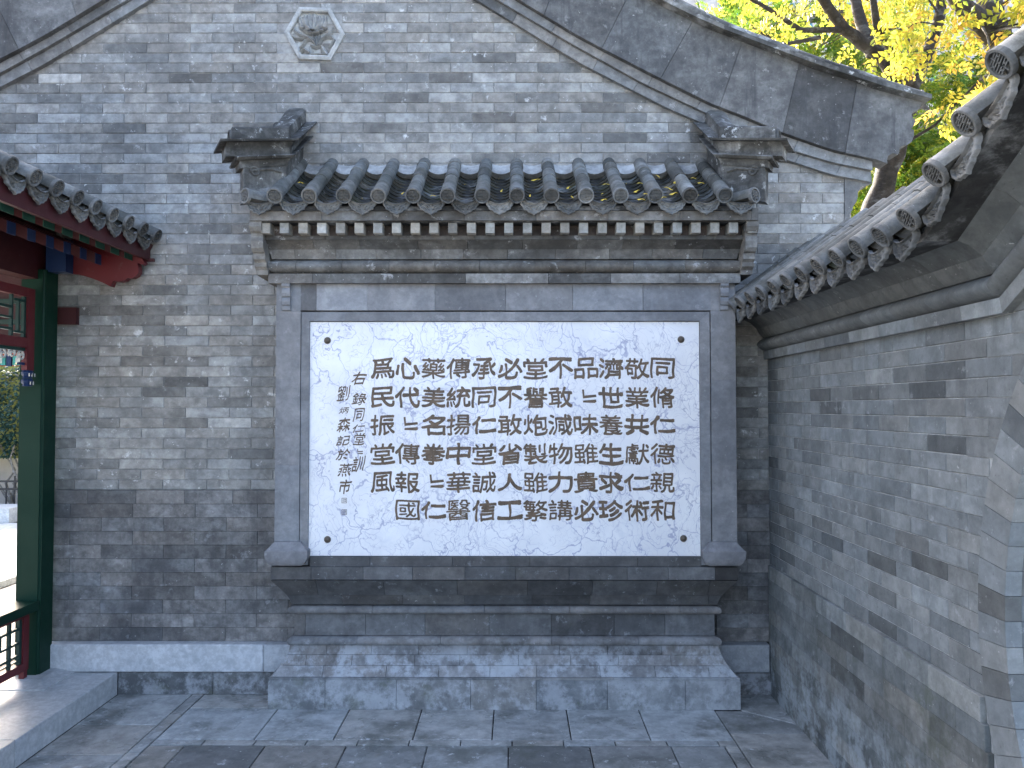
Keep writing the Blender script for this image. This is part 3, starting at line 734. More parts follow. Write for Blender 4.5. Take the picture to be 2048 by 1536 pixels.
# hammered capital blocks under the pillars
for a, b in ((529, 614), (1407, 1492)):
    Yc = YB - .032; L_ = []
    x0, x1 = at(a, 1105, Yc)[0], at(b, 1105, Yc)[0]
    zt_, zs, zmid, zbt = Z(1085, Yc + .02), Z(1103, Yc), Z(1118, Yc), Z(1133, Yc + .02)
    secs = [(zt_, .048, .03), (zs + .004, .006, .004), (zs, 0, 0), (zs - .018, -.001, 0), (zmid, .002, .0), (zmid - .02, .012, .006), (zbt + .01, .026, .015), (zbt, .045, .03)]
    V = [];
    for z, i, j in secs:
        for (x, y) in ((x0 + i, Yc + j), (x1 - i, Yc + j), (x1 - i, 5.1), (x0 + i, 5.1)): V.append((x, y, z))
    n = 4; Fc = [(j * n + i, j * n + (i + 1) % n, (j + 1) * n + (i + 1) % n, (j + 1) * n + i) for j in range(len(secs) - 1) for i in range(n)] + [(0, 1, 2, 3), tuple(range(len(V) - 4, len(V)))]
    o = ob('pillar_foot', me_new('pillar_foot', V, Fc, M['body'], 38), sw, tone=(.95, .93, .93, 1))
# small scroll brackets under the belt
for cx_ in (574, 1447):
    prof = [(0, 568), (-.034, 568), (-.036, 573), (-.022, 577), (-.028, 580), (-.032, 587), (-.028, 593), (-.016, 595), (-.022, 598), (-.026, 604), (-.020, 610), (-.010, 611), (-.016, 613), (-.014, 620), (0, 621)]
    x0, x1 = at(cx_ - 8, 590, YP)[0], at(cx_ + 8, 590, YP)[0]
    m_ = MB(); m_.prism([(x0, YP + d, Z(py, YP)) for d, py in prof], (x1 - x0, 0, 0)); m_.build('scroll_bracket', M['body'], sw, tone=(1.05, 1.05, 1.05, 1))
# belt and cornice
mould('belt_brick', [(-.016, zd(566, -.016)), (-.016, zd(547, -.016)), (BK, zd(547, -.016)), (BK, zd(566, -.016))], 'cornice', .45, .2, tn=lambda: tone(1.0, 1.55, .15, .15, .03))
a_, b_ = zd(546, 0), zd(519, 0)
pts = [(.018 - .052 * math.sin(math.pi * i / 8) ** .75, a_ + (b_ - a_) * i / 8) for i in range(9)]
mould('cornice_torus', pts + [(BK, b_), (BK, a_)], 'cornice', .30, .1, tn=lambda: tone(.7, 1.2, .15, .1, .05))
c0 = zd(518, 0); c1 = zd(498, -.03); c2 = zd(480, -.08)
mould('cornice_brick', [(.0, c0), (-.006, (c0 + c1) / 2), (-.022, c1), (BK, c1), (BK, c0)], 'cornice', .28, .18, tn=lambda: tone(.8, 1.3, .15, .1, .05))
mould('cornice_brick', [(-.022, c1 + .001), (-.045, (c1 + c2) / 2), (-.082, c2), (BK, c2), (BK, c1 + .001)], 'cornice', .33, .05, tn=lambda: tone(.6, 1.0, .15, 0, .05))
c3 = zd(471, -.09)
mould('cornice_ledge', [(-.088, c2 + .001), (-.088, c3), (BK, c3), (BK, c2 + .001)], 'cornice', .5, .1, tn=lambda: tone(.55, .9))
# dentils
YDn = YB - .15; zt_ = Z(444, YDn)
m_ = MB(); m_.box(XC - 1.42, XC + 1.42, YB - .062, 5.12, c3, zt_ + .03); m_.build('dentil_backing', M['cornice'], sw, tone=(.62, .5, .46, 1))
nd = 27; ua, ub = at(531, 455, YDn)[0], at(1505, 455, YDn)[0]
dz0, dz1 = Z(466, YDn), Z(445, YDn)
for i in range(nd):
    cx_ = ua + (ub - ua) * i / (nd - 1)
    block('dentil', sw, cx_, (dz0 + dz1) / 2, YDn, .0535, dz1 - dz0, .095, .0015, 'dentil', tone(.8, 1.15, .08, .05, .04), gap=0)
zd2 = Z(441, YB - .17); zd3 = Z(424, YB - .17)
x = -1.49
while x < 1.49:
    b = min(x + .42, 1.49); m_ = MB(); m_.box(XC + x + .0008, XC + b - .0008, YB - .178, 5.1, zd2, zd3 + .02); m_.build('eave_board', M['cornice'], sw, tone=tone(.9, 1.3, .1, .1)); x = b
m_ = MB(); m_.box(XC - 1.46, XC + 1.46, YB - .155, YB - .05, dz1 + .0005, zd2 - .0005); m_.build('dentil_top', M['core'], sw)
# scrolled side planks
pl = [(5.12, 441), (YB - .165, 441), (YB - .17, 452), (YB - .155, 462), (YB - .135, 466), (YB - .13, 472), (YB - .137, 482), (YB - .130, 495), (YB - .11, 503), (YB - .09, 506), (YB - .088, 511), (YB - .085, 518), (YB - .07, 522), (YB - .062, 525), (YB - .06, 533), (YB - .045, 537), (YB - .035, 540), (YB - .03, 548), (5.12, 548)]
for s in (-1, 1):
    x0 = XC + s * 1.425; m_ = MB(); m_.prism([(x0, a, Z(b, min(a, YB - .05) if a < 5 else YB - .1)) for a, b in pl], (s * .07, 0, 0)); m_.build('side_scroll_plank', M['cornice'], sw, tone=(1.25, 1.23, 1.2, 1))
# marble slab with its inscription and bolts
x0, x1, q0, q1 = pxb(620.5, 1401, YM, 644, 1112)
m_ = MB(); m_.box(x0, x1, YM, YM + .03, q0, q1)
slabm = m_.build('marble_slab', M['panel'], sw); slabm['label'] = 'white veined marble slab with a carved inscription'
YI = YM - .0008
def brush_outline(P, rg, b, am, ssign):
    """a sampled contour, softened and swollen the way a brush leaves it"""
    Q = []
    for i in range(len(P)):
        a, c = P[i], P[(i + 1) % len(P)]; n = max(1, int((c - a).length / .016))
        Q += [a.lerp(c, k / n) for k in range(n)]
    for _ in range(5):
        Q = [(Q[i - 1] + Q[i] * 2 + Q[(i + 1) % len(Q)]) / 4 for i in range(len(Q))]
    q = [rg.uniform(0, 6.3) for _ in range(6)]; out = []
    for i, p in enumerate(Q):
        t = (Q[(i + 1) % len(Q)] - Q[i - 1]); L_ = max(1e-6, t.length); n = Vector((t.y, -t.x)) / L_ * ssign
        w_ = b * (.35 + 1.15 * abs(n.y)) + am * (math.sin(p.x * 7 + q[0]) * .6 + math.sin(p.y * 6 + q[1]) * .5 + math.sin((p.x + p.y) * 15 + q[2]) * .35)
        w_ += b * 1.1 * max(0, p.x - .72) * 3 * abs(n.y)
        out.append(p + n * w_)
    return out
def glyph(ch, px, py, wpx, hpx, off=.02, name='engraved_character', shear=0):
    cu = bpy.data.curves.new('glyph', 'FONT'); cu.body = ch; cu.size = 1
    o = bpy.data.objects.new('glyph_src', cu); COL.objects.link(o)
    dg = bpy.context.evaluated_depsgraph_get(); tc = o.to_curve(dg, apply_modifiers=False)
    cs = []
    for sp in tc.splines:
        P = []; B = sp.bezier_points; n = len(B)
        for i in range(n):
            a, c = B[i], B[(i + 1) % n]; p0, p1, p2, p3 = a.co, a.handle_right, c.handle_left, c.co
            m_ = 1 if ((p1 - p0).cross(p3 - p0).length < 1e-4 and (p2 - p0).cross(p3 - p0).length < 1e-4) else 5
            for k in range(m_):
                t = k / m_; v = p0 * (1 - t) ** 3 + p1 * 3 * t * (1 - t) ** 2 + p2 * 3 * t * t * (1 - t) + p3 * t ** 3
                P.append(Vector((v.x, v.y)))
        if len(P) > 2: cs.append(P)
    o.to_curve_clear(); bpy.data.objects.remove(o); bpy.data.curves.remove(cu)
    if not cs: return None
    ar = lambda P: sum(P[i - 1].x * P[i].y - P[i].x * P[i - 1].y for i in range(len(P))) / 2
    big = max((ar(P) for P in cs), key=abs); ssign = 1 if big > 0 else -1
    xs_ = [p.x for P in cs for p in P]; ys_ = [p.y for P in cs for p in P]
    W_, H_ = max(xs_) - min(xs_), max(ys_) - min(ys_); x0_, y0_ = min(xs_), min(ys_)
    fill = abs(sum(ar(P) for P in cs)) / (W_ * H_)
    off *= min(1.25, max(.25, (.54 - fill) / .18))
    rg = random.Random(ord(ch) * 7 + int(px))
    X_, Z_ = at(px, py, YI); s = YI / F
    kx = wpx * s / max(W_, .3); kz = hpx * s / max(H_, .3)
    kx = min(kx, kz * 1.55); kz = min(kz, kx * 1.25)
    E = []
    for P in cs:
        P = brush_outline(P, rg, off, off * .42, ssign); T = []
        for p in P:
            a, b = p.x - x0_ - W_ / 2, p.y - y0_ - H_ / 2
            a2 = a + .016 * math.sin(b * 7 + px) + shear * b; b2 = b + .018 * math.sin(a * 5 + px * 1.7) + shear * .25 * a
            if b < -.12: b2 += .30 * min(a * a, .2) * (1 if a > 0 else .45)
            T.append((a2 * kx, b2 * kz))
        E += [(T[k - 1], T[k]) for k in range(len(T))]
    lo = min(min(a[1], b[1]) for a, b in E); hi = max(max(a[1], b[1]) for a, b in E)
    n = 96 if hpx > 34 else 64; dz = (hi - lo) / n; m_ = MB()
    rows = [[] for _ in range(n)]
    for a, b in E:
        if a[1] == b[1]: continue
        wn = 1 if b[1] > a[1] else -1; p, q = (a, b) if wn > 0 else (b, a)
        for k in range(max(0, int((p[1] - lo) / dz - .5)), min(n - 1, int((q[1] - lo) / dz + .5)) + 1):
            y = lo + (k + .5) * dz
            if p[1] <= y < q[1]: rows[k].append((p[0] + (q[0] - p[0]) * (y - p[1]) / (q[1] - p[1]), wn))
    for k, row in enumerate(rows):
        row.sort(); wd = 0
        for i, (x, wn) in enumerate(row):
            if wd == 0: x0 = x
            wd += wn
            if wd == 0 and x - x0 > 1e-5:
                za, zb = Z_ + lo + k * dz, Z_ + lo + (k + 1) * dz
                m_.add([(X_ + x0, YI, za), (X_ + x, YI, za), (X_ + x, YI, zb), (X_ + x0, YI, zb)], [(0, 1, 2, 3)])
    return m_.build(name, M['ink'], slabm, fixn=False)
def repeat_mark(px, py, k=1.):
    X_, Z_ = at(px, py, YI); s = YI / F * k
    m_ = MB()
    def poly(P): m_.add([(X_ + a * s, YI, Z_ - b * s) for a, b in P], [tuple(range(len(P)))])
    poly([(-14, -16), (-10, -16), (-9, -4), (14, -6), (15, -1), (-12, 2)]); poly([(-12, 6), (14, 4), (15, 9), (11, 11), (-12, 10)])
    m_.build('engraved_character', M['ink'], slabm, fixn=False)
COLS = ['同脩仁德親和', '敬業共獻仁術', '濟世養生求珍', '品*味雖貴必', '不敢減物力講', '堂譽炮製雖繁', '必不敢省人工', '承同仁堂誠信', '傳統揚中華醫', '藥美名拳*仁', '心代*傳報國', '爲民振堂風']
CXS = [1325, 1274, 1222, 1172, 1121, 1071, 1020, 968, 917, 867, 815, 765]
RYS = [737, 795, 850, 908, 965, 1021]
for c, px in zip(COLS, CXS):
    for ch, py in zip(c, RYS):
        if ch == '*': repeat_mark(px + 6, py)
        elif ch == '仁' or ch == '人' or ch == '工': glyph(ch, px, py, 49, 34, .024)
        else: glyph(ch, px, py, 48, 41, .021)
for ch, px, py, w_, h_ in (('右', 718, 757, 28, 26), ('錄', 719, 798, 28, 24), ('同', 718, 830, 20, 28), ('仁', 717, 857, 24, 16), ('堂', 719, 878, 22, 24), ('訓', 717, 928, 24, 32),
                           ('劉', 687, 787, 24, 34), ('炳', 688, 821, 18, 13), ('森', 688, 850, 26, 28), ('記', 687, 881, 26, 20), ('於', 687, 909, 26, 22), ('燕', 690, 940, 26, 26), ('市', 690, 973, 24, 28)):
    glyph(ch, px, py, w_, h_, .014, 'signature_character', .22)
repeat_mark(720, 904, .4)
for py in (1001, 1024):
    X_, Z_ = at(688.5, py, YI); s = YI / F * 5.2; t_ = YI / F * .9; m_ = MB()
    for (a, b, c_, d_) in ((-s, -s, s, -s + t_), (-s, s - t_, s, s), (-s, -s, -s + t_, s), (s - t_, -s, s, s), (-s * .5, -s * .7, -s * .3, s * .7), (0, -s * .5, s * .7, -s * .3), (0, s * .2, s * .7, s * .4), (.2 * s, -s * .3, s * .4, s * .7)):
        yy_ = YI - .0001 * random.randrange(1, 9)
        m_.add([(X_ + a, yy_, Z_ + b), (X_ + c_, yy_, Z_ + b), (X_ + c_, yy_, Z_ + d_), (X_ + a, yy_, Z_ + d_)], [(0, 1, 2, 3)])
    m_.build('seal_mark', M['ink'], slabm, fixn=False)
for px, py in ((655, 681), (1362, 679), (655, 1079), (1367, 1077)):
    X_, Z_ = at(px, py, YM); n = 14; V = [(X_, YM - .016, Z_)]; Fc = []
    for r_, y in ((.010, -.0165), (.017, -.010), (.0215, -.002), (.0215, .004)):
        V += [(X_ + r_ * math.cos(2 * math.pi * k / n), YM + y, Z_ + r_ * math.sin(2 * math.pi * k / n)) for k in range(n)]
    Fc = [(0, 1 + k, 1 + (k + 1) % n) for k in range(n)] + [(1 + j * n + k, 1 + j * n + (k + 1) % n, 1 + (j + 1) * n + (k + 1) % n, 1 + (j + 1) * n + k) for j in range(3) for k in range(n)]
    ob('bolt', me_new('bolt', V, Fc, M['bronze'], 60), slabm)

# roof of the screen
YE = 4.58; ZE = at(1030, 390, YE)[1]; SL = R(31.5)
UPS = (0, math.cos(SL), math.sin(SL)); UX = at(550, 390, YE)[0]
nseg = 5
for k in range(14): tube_row(sw, (UX + TP * k, YE, ZE), (1, 0, 0), UPS, nseg)
dn = Vector((0, -math.sin(SL), math.cos(SL)))
for k in range(-1, 14):
    xx = UX + TP * (k + .5)
    if 0 <= k < 13: pan_row(sw, Vector((xx, YE + .03, ZE)) - dn * .022, (1, 0, 0), UPS, 11)
    drip(sw, (xx, YE + .012, ZE - .034), (1, 0, 0), (0, math.cos(R(8)), math.sin(R(8))))
m_ = MB(); o_ = Vector((XC, YE + .06, ZE - .05)); e_ = Vector(UPS)
P = [o_, o_ + e_ * .62, Vector((XC, 5.14, ZE - .1)), Vector((XC, YE + .06, ZE - .075))]
m_.prism([(XC - 1.45, p.y, p.z) for p in P], (2.9, 0, 0)); m_.build('roof_bed', M['core'], sw)
# mortar fillet where the roof meets the gable
zf = ZE + (5.15 - YE) * math.tan(SL)
for k in range(14):
    xx = UX + TP * (k + .5); m_ = MB()
    if k >= 13: continue
    V = []
    for q in range(7):
        u = -1 + q / 3; dip = .028 * (1 - u * u)
        V += [(xx + .072 * u, 5.15, zf + .012 - dip * .6), (xx + .072 * u, 5.10, zf - .030 - dip), (xx + .072 * u, 5.085, zf - .052 - dip), (xx + .072 * u, 5.15, zf - .10)]
    m_.add(V, [(q * 4 + i, q * 4 + (i + 1) % 4, q * 4 + 4 + (i + 1) % 4, q * 4 + 4 + i) for q in range(6) for i in range(4)] + [(0, 1, 2, 3), (24, 25, 26, 27)]); m_.build('mortar_fillet', M['mortar'], sw, 60, tone=(1.2, 1.22, 1.25, 1))

def sweep(name, path, prof, mat, parent, tn=(1, 1, 1, 1), smooth=35):
    """profile (w, h) both sides about a path with vertical mitres"""
    path = [Vector(p) for p in path]; full_ = [(w_, h) for w_, h in prof] + [(-w_, h) for w_, h in reversed(prof)]
    V = []; n = len(full_)
    for i, p in enumerate(path):
        d1 = (path[i] - path[i - 1]).normalized() if i else None; d2 = (path[i + 1] - path[i]).normalized() if i < len(path) - 1 else None
        L = []
        for d in (d1, d2):
            if d is not None: h_ = Vector((d.x, d.y, 0)).normalized(); L.append(Vector((h_.y, -h_.x, 0)))
        lat = sum(L, Vector()); lat = lat / lat.dot(L[0])
        V += [p + lat * w_ + Vector((0, 0, h)) for w_, h in full_]
    Fc = [(j * n + i, j * n + (i + 1) % n, (j + 1) * n + (i + 1) % n, (j + 1) * n + i) for j in range(len(path) - 1) for i in range(n)] + [tuple(range(n)), tuple(range(len(V) - 1, len(V) - n - 1, -1))]
    return ob(name, me_new(name, V, Fc, mat, smooth), parent, tone=tn)
for s in (-1, 1):
    P0 = Vector((XC + s * 1.36, 5.16, 3.76)); P1 = Vector((XC + s * 1.36, 4.80, 3.50)); P2 = Vector((XC + s * 1.60, 4.67, 3.435))
    d_ = (P2 - P1).normalized(); ext = lambda q: P2 + d_ * q + Vector((0, 0, .012 if q > 0 else 0))
    sweep('ridge_cap', [P0, P1, ext(.01)], [(.040, 0), (.062, -.012), (.066, -.03), (.066, -.088)], M['ridge'], sw, (1.1, 1.1, 1.1, 1))
    sweep('ridge_plate', [P0, P1, ext(.09)], [(.130, -.089), (.140, -.093), (.134, -.104)], M['ridge'], sw, (.9, .9, .9, 1))
    sweep('ridge_moulding', [P0, P1, ext(.05)], [(.108, -.105), (.080, -.13), (.070, -.165), (.074, -.18)], M['ridge'], sw, (1.1, 1.1, 1.1, 1), 50)
    sweep('ridge_plate', [P0, P1, ext(.0)], [(.110, -.181), (.116, -.187), (.098, -.20)], M['ridge'], sw, (.95, .95, .95, 1))
    sweep('ridge_moulding', [P0, P1, ext(-.03)], [(.080, -.201), (.062, -.225), (.058, -.24)], M['ridge'], sw, (1, 1, 1, 1), 50)
    sweep('ridge_body', [P0 + Vector((0, 0, .0)), P1, ext(-.055)], [(.052, -.241), (.045, -.44)], M['ridge'], sw, (1.15, 1.15, 1.15, 1))
    # scroll relief on the face of the body
    lat = Vector((d_.x, d_.y, 0)).normalized(); nf = Vector((lat.y, -lat.x, 0)) * (1 if s > 0 else -1)
    if nf.y > 0: nf = -nf
    c_ = P1 + lat * .155 + nf * .054 + Vector((0, 0, -.305)); pts = []
    for i in range(22):
        a = i / 21 * 2.6 * math.pi; r_ = .008 + .0024 * i / 21 * 10
        pts.append(c_ + lat * (-1) * math.cos(a + 1.2) * r_ + Vector((0, 0, math.sin(a + 1.2) * r_)))
    pts += [P1 + lat * .06 + nf * .056 + Vector((0, 0, -.275)), P1 + lat * 0 + nf * .056 + Vector((0, 0, -.285))]
    m_ = MB(); m_.tube(pts, .0075, 6); m_.build('scroll_relief', M['ridge'], sw, 50, tone=(1.5, 1.5, 1.5, 1))
    # tile disc on the tip of the ridge cap and on the short corner tube
    outd = -lat
    mw = frame_m(P2 + d_ * .02 + Vector((0, 0, -.045)), Vector((0, 0, 1)).cross(-outd).normalized() * -1, outd)
    ob('end_disc', DISC, sw, mat4=mw @ Matrix.Scale(1.12, 4), tone=(.6, .6, .6, 1))
    cx_ = UX + (TP * 13 if s > 0 else 0) + s * .16
    dd = Vector((-s * .6, .8, 0)).normalized()
    mw = frame_m(Vector((cx_ + s * .01, YE + .02, ZE)), Vector((dd.y, -dd.x, 0)), dd)
    tt = ob('corner_tube_tile', TUBE_END, sw, mat4=mw, tone=(1.3, 1.3, 1.32, 1)); ob('end_disc', DISC, tt, mat4=mw @ Matrix.Translation((0, -.013, 0)), tone=(1.1, 1.1, 1.1, 1))
    drip(sw, None, None, None, mat4=frame_m(Vector((cx_ + s * .035, YE + .15, ZE - .034)), Vector((0, -s, 0)), Vector((-s, 0, 0))))
# yellow leaves lying on the tiles
def on_roof(px, py):
    d = CR @ Vector(((px - 1024) / F, (768 - py) / F, -1)); n_ = dn; q = Vector((0, YE, ZE)) - dn * .005
    t = (q - EYE).dot(n_) / d.dot(n_); return EYE + d * t
ORD = 'first second third fourth fifth sixth seventh eighth ninth tenth eleventh twelfth thirteenth'.split()
LF = {}
for px, py, sz in ((1069, 363, .05), (998, 361, .03), (1136, 379, .035), (1204, 391, .05), (1206, 403, .03), (1272, 386, .045), (1340, 381, .06), (1345, 391, .05), (1389, 360, .03), (1317, 356, .04), (1253, 370, .03), (604, 369, .035), (1280, 402, .04), (724, 400, .02), (805, 390, .025), (1400, 369, .04), (1290, 391, .03), (1215, 372, .04), (1283, 370, .035), (1350, 368, .045), (1395, 392, .04), (1060, 395, .03), (1003, 385, .03), (1330, 398, .035), (1145, 398, .03), (930, 372, .03), (868, 395, .03), (660, 380, .03)):
    p = on_roof(px, py); a = random.uniform(0, 6); c, s_ = math.cos(a), math.sin(a); V = []
    for x_, y_, z_ in ((-.5, 0, .004), (-.15, .2, .006), (.5, 0, .012), (-.15, -.2, .002), (.1, 0, .010), (.85, .05, .004)):
        V.append((p.x + sz * (x_ * c - y_ * s_ * .9), p.y + sz * (x_ * s_ + y_ * c) * .8, p.z + sz * (x_ * s_ + y_ * c) * .8 * math.tan(SL) + z_ + .004))
    o = ob('fallen_leaf', me_new('fallen_leaf', V, [(0, 1, 4), (1, 2, 4), (2, 3, 4), (3, 0, 4), (2, 5, 4)], M['fleaf'], fixn=False))
    gi = min(12, max(0, int((p.x - UX) / TP))); LF.setdefault(gi, []).append((py, o)); o['category'] = 'leaf'; o['group'] = 'fallen leaves on the screen roof'

for gi, L_ in LF.items():
    L_.sort(key=lambda q: q[0])
    for j, (q, o) in enumerate(L_):
        w_ = [''] if len(L_) == 1 else ['upper ', 'lower '] if len(L_) == 2 else ['uppermost ', 'middle ', 'lowest '] if len(L_) == 3 else ['uppermost ', 'second highest ', 'middle ', 'second lowest ', 'lowest '] if len(L_) > 4 else ['uppermost ', 'second highest ', 'third highest ', 'lowest ']
        o['label'] = w_[min(j, len(w_) - 1)] + 'yellow leaf in the ' + ORD[gi] + ' gap between roof tile rows counting from the left'
p_ = (1.33, 4.98, .006)
o = ob('fallen_leaf', me_new('fallen_leaf', [(p_[0] + a, p_[1] + b, p_[2] + c) for a, b, c in ((-.03, 0, 0), (-.005, .014, .006), (.035, 0, .01), (-.005, -.014, .004), (.005, 0, .002))], [(0, 1, 4), (1, 2, 4), (2, 3, 4), (3, 0, 4)], M['fleaf'], fixn=False))
o['label'] = 'single yellow leaf on the paving in the corner right of the screen base'; o['category'] = 'leaf'
# ================================================================ courtyard wall with the moon gate
XW = 1.62
cw = thing('courtyard_wall', 'grey brick courtyard wall with tiled coping that climbs over a round moon gate', 'wall', (XW, 3.8, 0))
RI, RO, CYg, CZg = 1.245, 1.40, 1.422, 1.10
def ring_y(z, r=RO):
    q = r * r - (z - CZg) ** 2
    return CYg + math.sqrt(q) if q > 0 else None
zp = .806; KY = 2.606; RISE = R(30)
def belt_z(y): return 2.11 + max(0, KY - y) * math.tan(RISE)
HR = (2.11 - zp) / 19; LR = .2745
z = zp; row = 0
rest = MB(); NB = 0
cells = []
while z < 3.05:
    ph = 2.61 + (LR / 2 if row % 2 else 0) - 20 * LR
    for k in range(0, 34):
        a, b = ph + k * LR, ph + (k + 1) * LR
        b = min(b, 5.13)
        ya, yb_ = ring_y(z), ring_y(z + HR)
        if z > CZg + RO: ya = yb_ = None
        lim = max([q for q in (ya, yb_) if q] or [-9])
        if (b < lim + .01 and z < CZg + RO) or b - a < .02 or b < .9: continue
        if belt_z(max(a, lim)) < z + .0: continue
        cells.append((a, b, z, ya, yb_))
    z += HR; row += 1
for (a, b, z, ya, yb_) in cells:
    a0 = max(a, ya or -9); a1 = max(a, yb_ or -9)
    ztop = z + HR
    tn = tone(.74, 1.12, .15, .12, .028)
    px, py = proj((XW, (max(a, 1.0) + b) / 2, z)); vis = px < 2080 and py > -20
    if not vis: continue
    if a0 == a and a1 == a:
        block('brick', cw, (a + b) / 2, z + HR / 2, XW, b - a, HR, .05, .0022, 'rwall', tn, '-x', .0018)
    else:
        m_ = MB(); g_ = .0012
        m_.prism([(XW, b - g_, z + g_), (XW, a0 + .004, z + g_), (XW, a1 + .004, ztop - g_), (XW, b - g_, ztop - g_)], (.05, 0, 0)); m_.build('brick', M['rwall'], cw, tone=tn)
# solid behind the bricks (joints), cut by the gate opening
N_ = 26; ringp = []
for i in range(N_ + 1):
    a = math.asin(max(-1, (0 - CZg) / (RI + .03))) + (math.pi - 2 * math.asin((0 - CZg) / (RI + .03))) * i / N_
    ringp.append((CYg + (RI + .03) * math.cos(a), CZg + (RI + .03) * math.sin(a)))
ringp = [p for p in ringp if p[0] >= CYg]
tz = belt_z(CYg) + .35
poly = [(XW + .0045, 5.15, 0)] + [(XW + .0045, y, max(0, z)) for y, z in ringp] + [(XW + .0045, CYg, belt_z(CYg) + .05), (XW + .0045, KY, 2.2), (XW + .0045, 5.15, 2.2)]
m_ = MB(); m_.prism(poly, (.40, 0, 0)); m_.build('masonry_backing', M['rmortar'], cw)
# ring stones, face and reveal
a = math.asin((0 - CZg) / RI); da = .084 / RI; i = 0
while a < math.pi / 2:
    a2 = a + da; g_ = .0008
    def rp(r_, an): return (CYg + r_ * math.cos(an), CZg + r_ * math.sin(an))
    for x0_, x1_, shade_k in ((XW - .004, XW + .05, 1), (XW + .0508, XW + .23, .68), (XW + .2312, XW + .415, .68)):  # reveal stones get a darker tone, painting in the shade inside the gate
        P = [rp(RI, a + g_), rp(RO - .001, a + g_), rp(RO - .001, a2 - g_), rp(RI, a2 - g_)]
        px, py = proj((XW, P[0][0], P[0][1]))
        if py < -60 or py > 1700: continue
        m_ = MB(); m_.prism([(x0_, p[0], p[1]) for p in P], (x1_ - x0_, 0, 0)); m_.build('gate_ring_stone', M['ring'], cw, tone=tone(.88 * shade_k, 1.12 * shade_k, .1, .1, .04))
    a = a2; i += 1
# plinth courses
nr = 9; hp_ = zp / nr
for r_ in range(nr):
    z = hp_ * r_; ph = (0, .19)[r_ % 2]; y = 1.6 - ph
    while y < 5.08:
        a, b = y, min(y + .385, 5.1); y += .385
        lim = max(ring_y(z), ring_y(z + hp_))
        if b < lim + .02: continue
        a = max(a, lim + .002)
        if proj((XW, (a + b) / 2, z))[0] > 2100: continue
        block('plinth_brick', cw, (a + b) / 2, z + hp_ / 2, XW - .018, b - a, hp_, .05, .0012, 'rplinth', tone(.75, 1.15, .12, .05, .05) if r_ < nr - 1 else tone(1.1, 1.5), '-x', .0004)
# cornice and eave, bent over the gate
def cpath(h):
    """belt-line path offset by h along its normal"""
    k = (KY + h * math.tan(RISE / 2), 2.11 + h)
    far_ = (5.15, 2.11 + h); L = 1.9
    near = (k[0] - L * math.cos(RISE), k[1] + L * math.sin(RISE))
    return [far_, k, near]
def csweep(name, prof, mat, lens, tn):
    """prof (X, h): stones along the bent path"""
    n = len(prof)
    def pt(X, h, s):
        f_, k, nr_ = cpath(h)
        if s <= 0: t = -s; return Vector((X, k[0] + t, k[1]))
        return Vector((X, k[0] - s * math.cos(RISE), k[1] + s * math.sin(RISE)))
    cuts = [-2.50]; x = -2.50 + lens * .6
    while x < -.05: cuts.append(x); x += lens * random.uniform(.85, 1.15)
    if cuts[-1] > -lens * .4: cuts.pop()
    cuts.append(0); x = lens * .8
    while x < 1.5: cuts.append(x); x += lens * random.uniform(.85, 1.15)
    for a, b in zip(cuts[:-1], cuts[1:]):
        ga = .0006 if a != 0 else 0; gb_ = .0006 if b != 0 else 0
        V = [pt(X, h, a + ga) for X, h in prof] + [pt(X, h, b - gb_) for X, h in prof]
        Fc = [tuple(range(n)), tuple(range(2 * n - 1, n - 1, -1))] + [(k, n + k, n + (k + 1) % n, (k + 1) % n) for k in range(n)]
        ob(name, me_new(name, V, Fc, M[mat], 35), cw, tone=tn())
XB_ = XW + .05
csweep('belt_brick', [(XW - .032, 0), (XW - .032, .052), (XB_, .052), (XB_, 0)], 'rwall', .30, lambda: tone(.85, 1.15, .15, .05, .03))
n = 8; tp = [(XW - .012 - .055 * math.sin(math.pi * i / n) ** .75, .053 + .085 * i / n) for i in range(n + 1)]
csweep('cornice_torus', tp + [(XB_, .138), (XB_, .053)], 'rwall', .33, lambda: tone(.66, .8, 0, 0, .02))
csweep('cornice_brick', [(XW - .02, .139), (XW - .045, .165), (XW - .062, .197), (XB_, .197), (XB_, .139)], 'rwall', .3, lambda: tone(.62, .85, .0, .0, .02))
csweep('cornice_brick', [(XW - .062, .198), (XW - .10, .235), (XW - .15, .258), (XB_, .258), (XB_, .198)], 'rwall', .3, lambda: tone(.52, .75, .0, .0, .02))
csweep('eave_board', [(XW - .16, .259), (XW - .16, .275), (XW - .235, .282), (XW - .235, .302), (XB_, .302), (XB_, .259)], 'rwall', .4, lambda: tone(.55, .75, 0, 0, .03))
XE = 1.32; HE = .31; SR = R(37)
f_, kE, nE = cpath(HE)
def eave_pt(s):
    if s <= 0: return Vector((XE, kE[0] - s, kE[1])), 0
    return Vector((XE, kE[0] - s * math.cos(RISE), kE[1] + s * math.sin(RISE))), RISE
s0 = -(2.653 - kE[0]); upR = Vector((math.cos(SR), 0, math.sin(SR)))
s = s0; S = []
k = -12
for k in range(-12, 9):
    S.append(s0 + .0 - 0 + TP * k)
for k, s in enumerate(S):
    for kind_, ss in (('t', s), ('p', s + TP / 2)):
        p, rot = eave_pt(ss)
        if p.y > 5.05 or p.y < 1.2: continue
        RX = Matrix.Rotation(-rot, 3, 'X')
        up = upR.copy(); ax = RX @ Vector((0, -1, 0)); axd = ax.copy(); ax = (ax - up * ax.dot(up)).normalized(); hor = Vector((1, 0, 0)); nn = ax.cross(up)
        if kind_ == 't': tube_row(cw, p, ax, up, 4)
        else:
            pan_row(cw, p + up * .02 - nn * .022, ax, up, 9)
            drip(cw, p + hor * .012 - (RX @ Vector((0, 0, 1))) * .036, axd, Vector((1, 0, 0)))
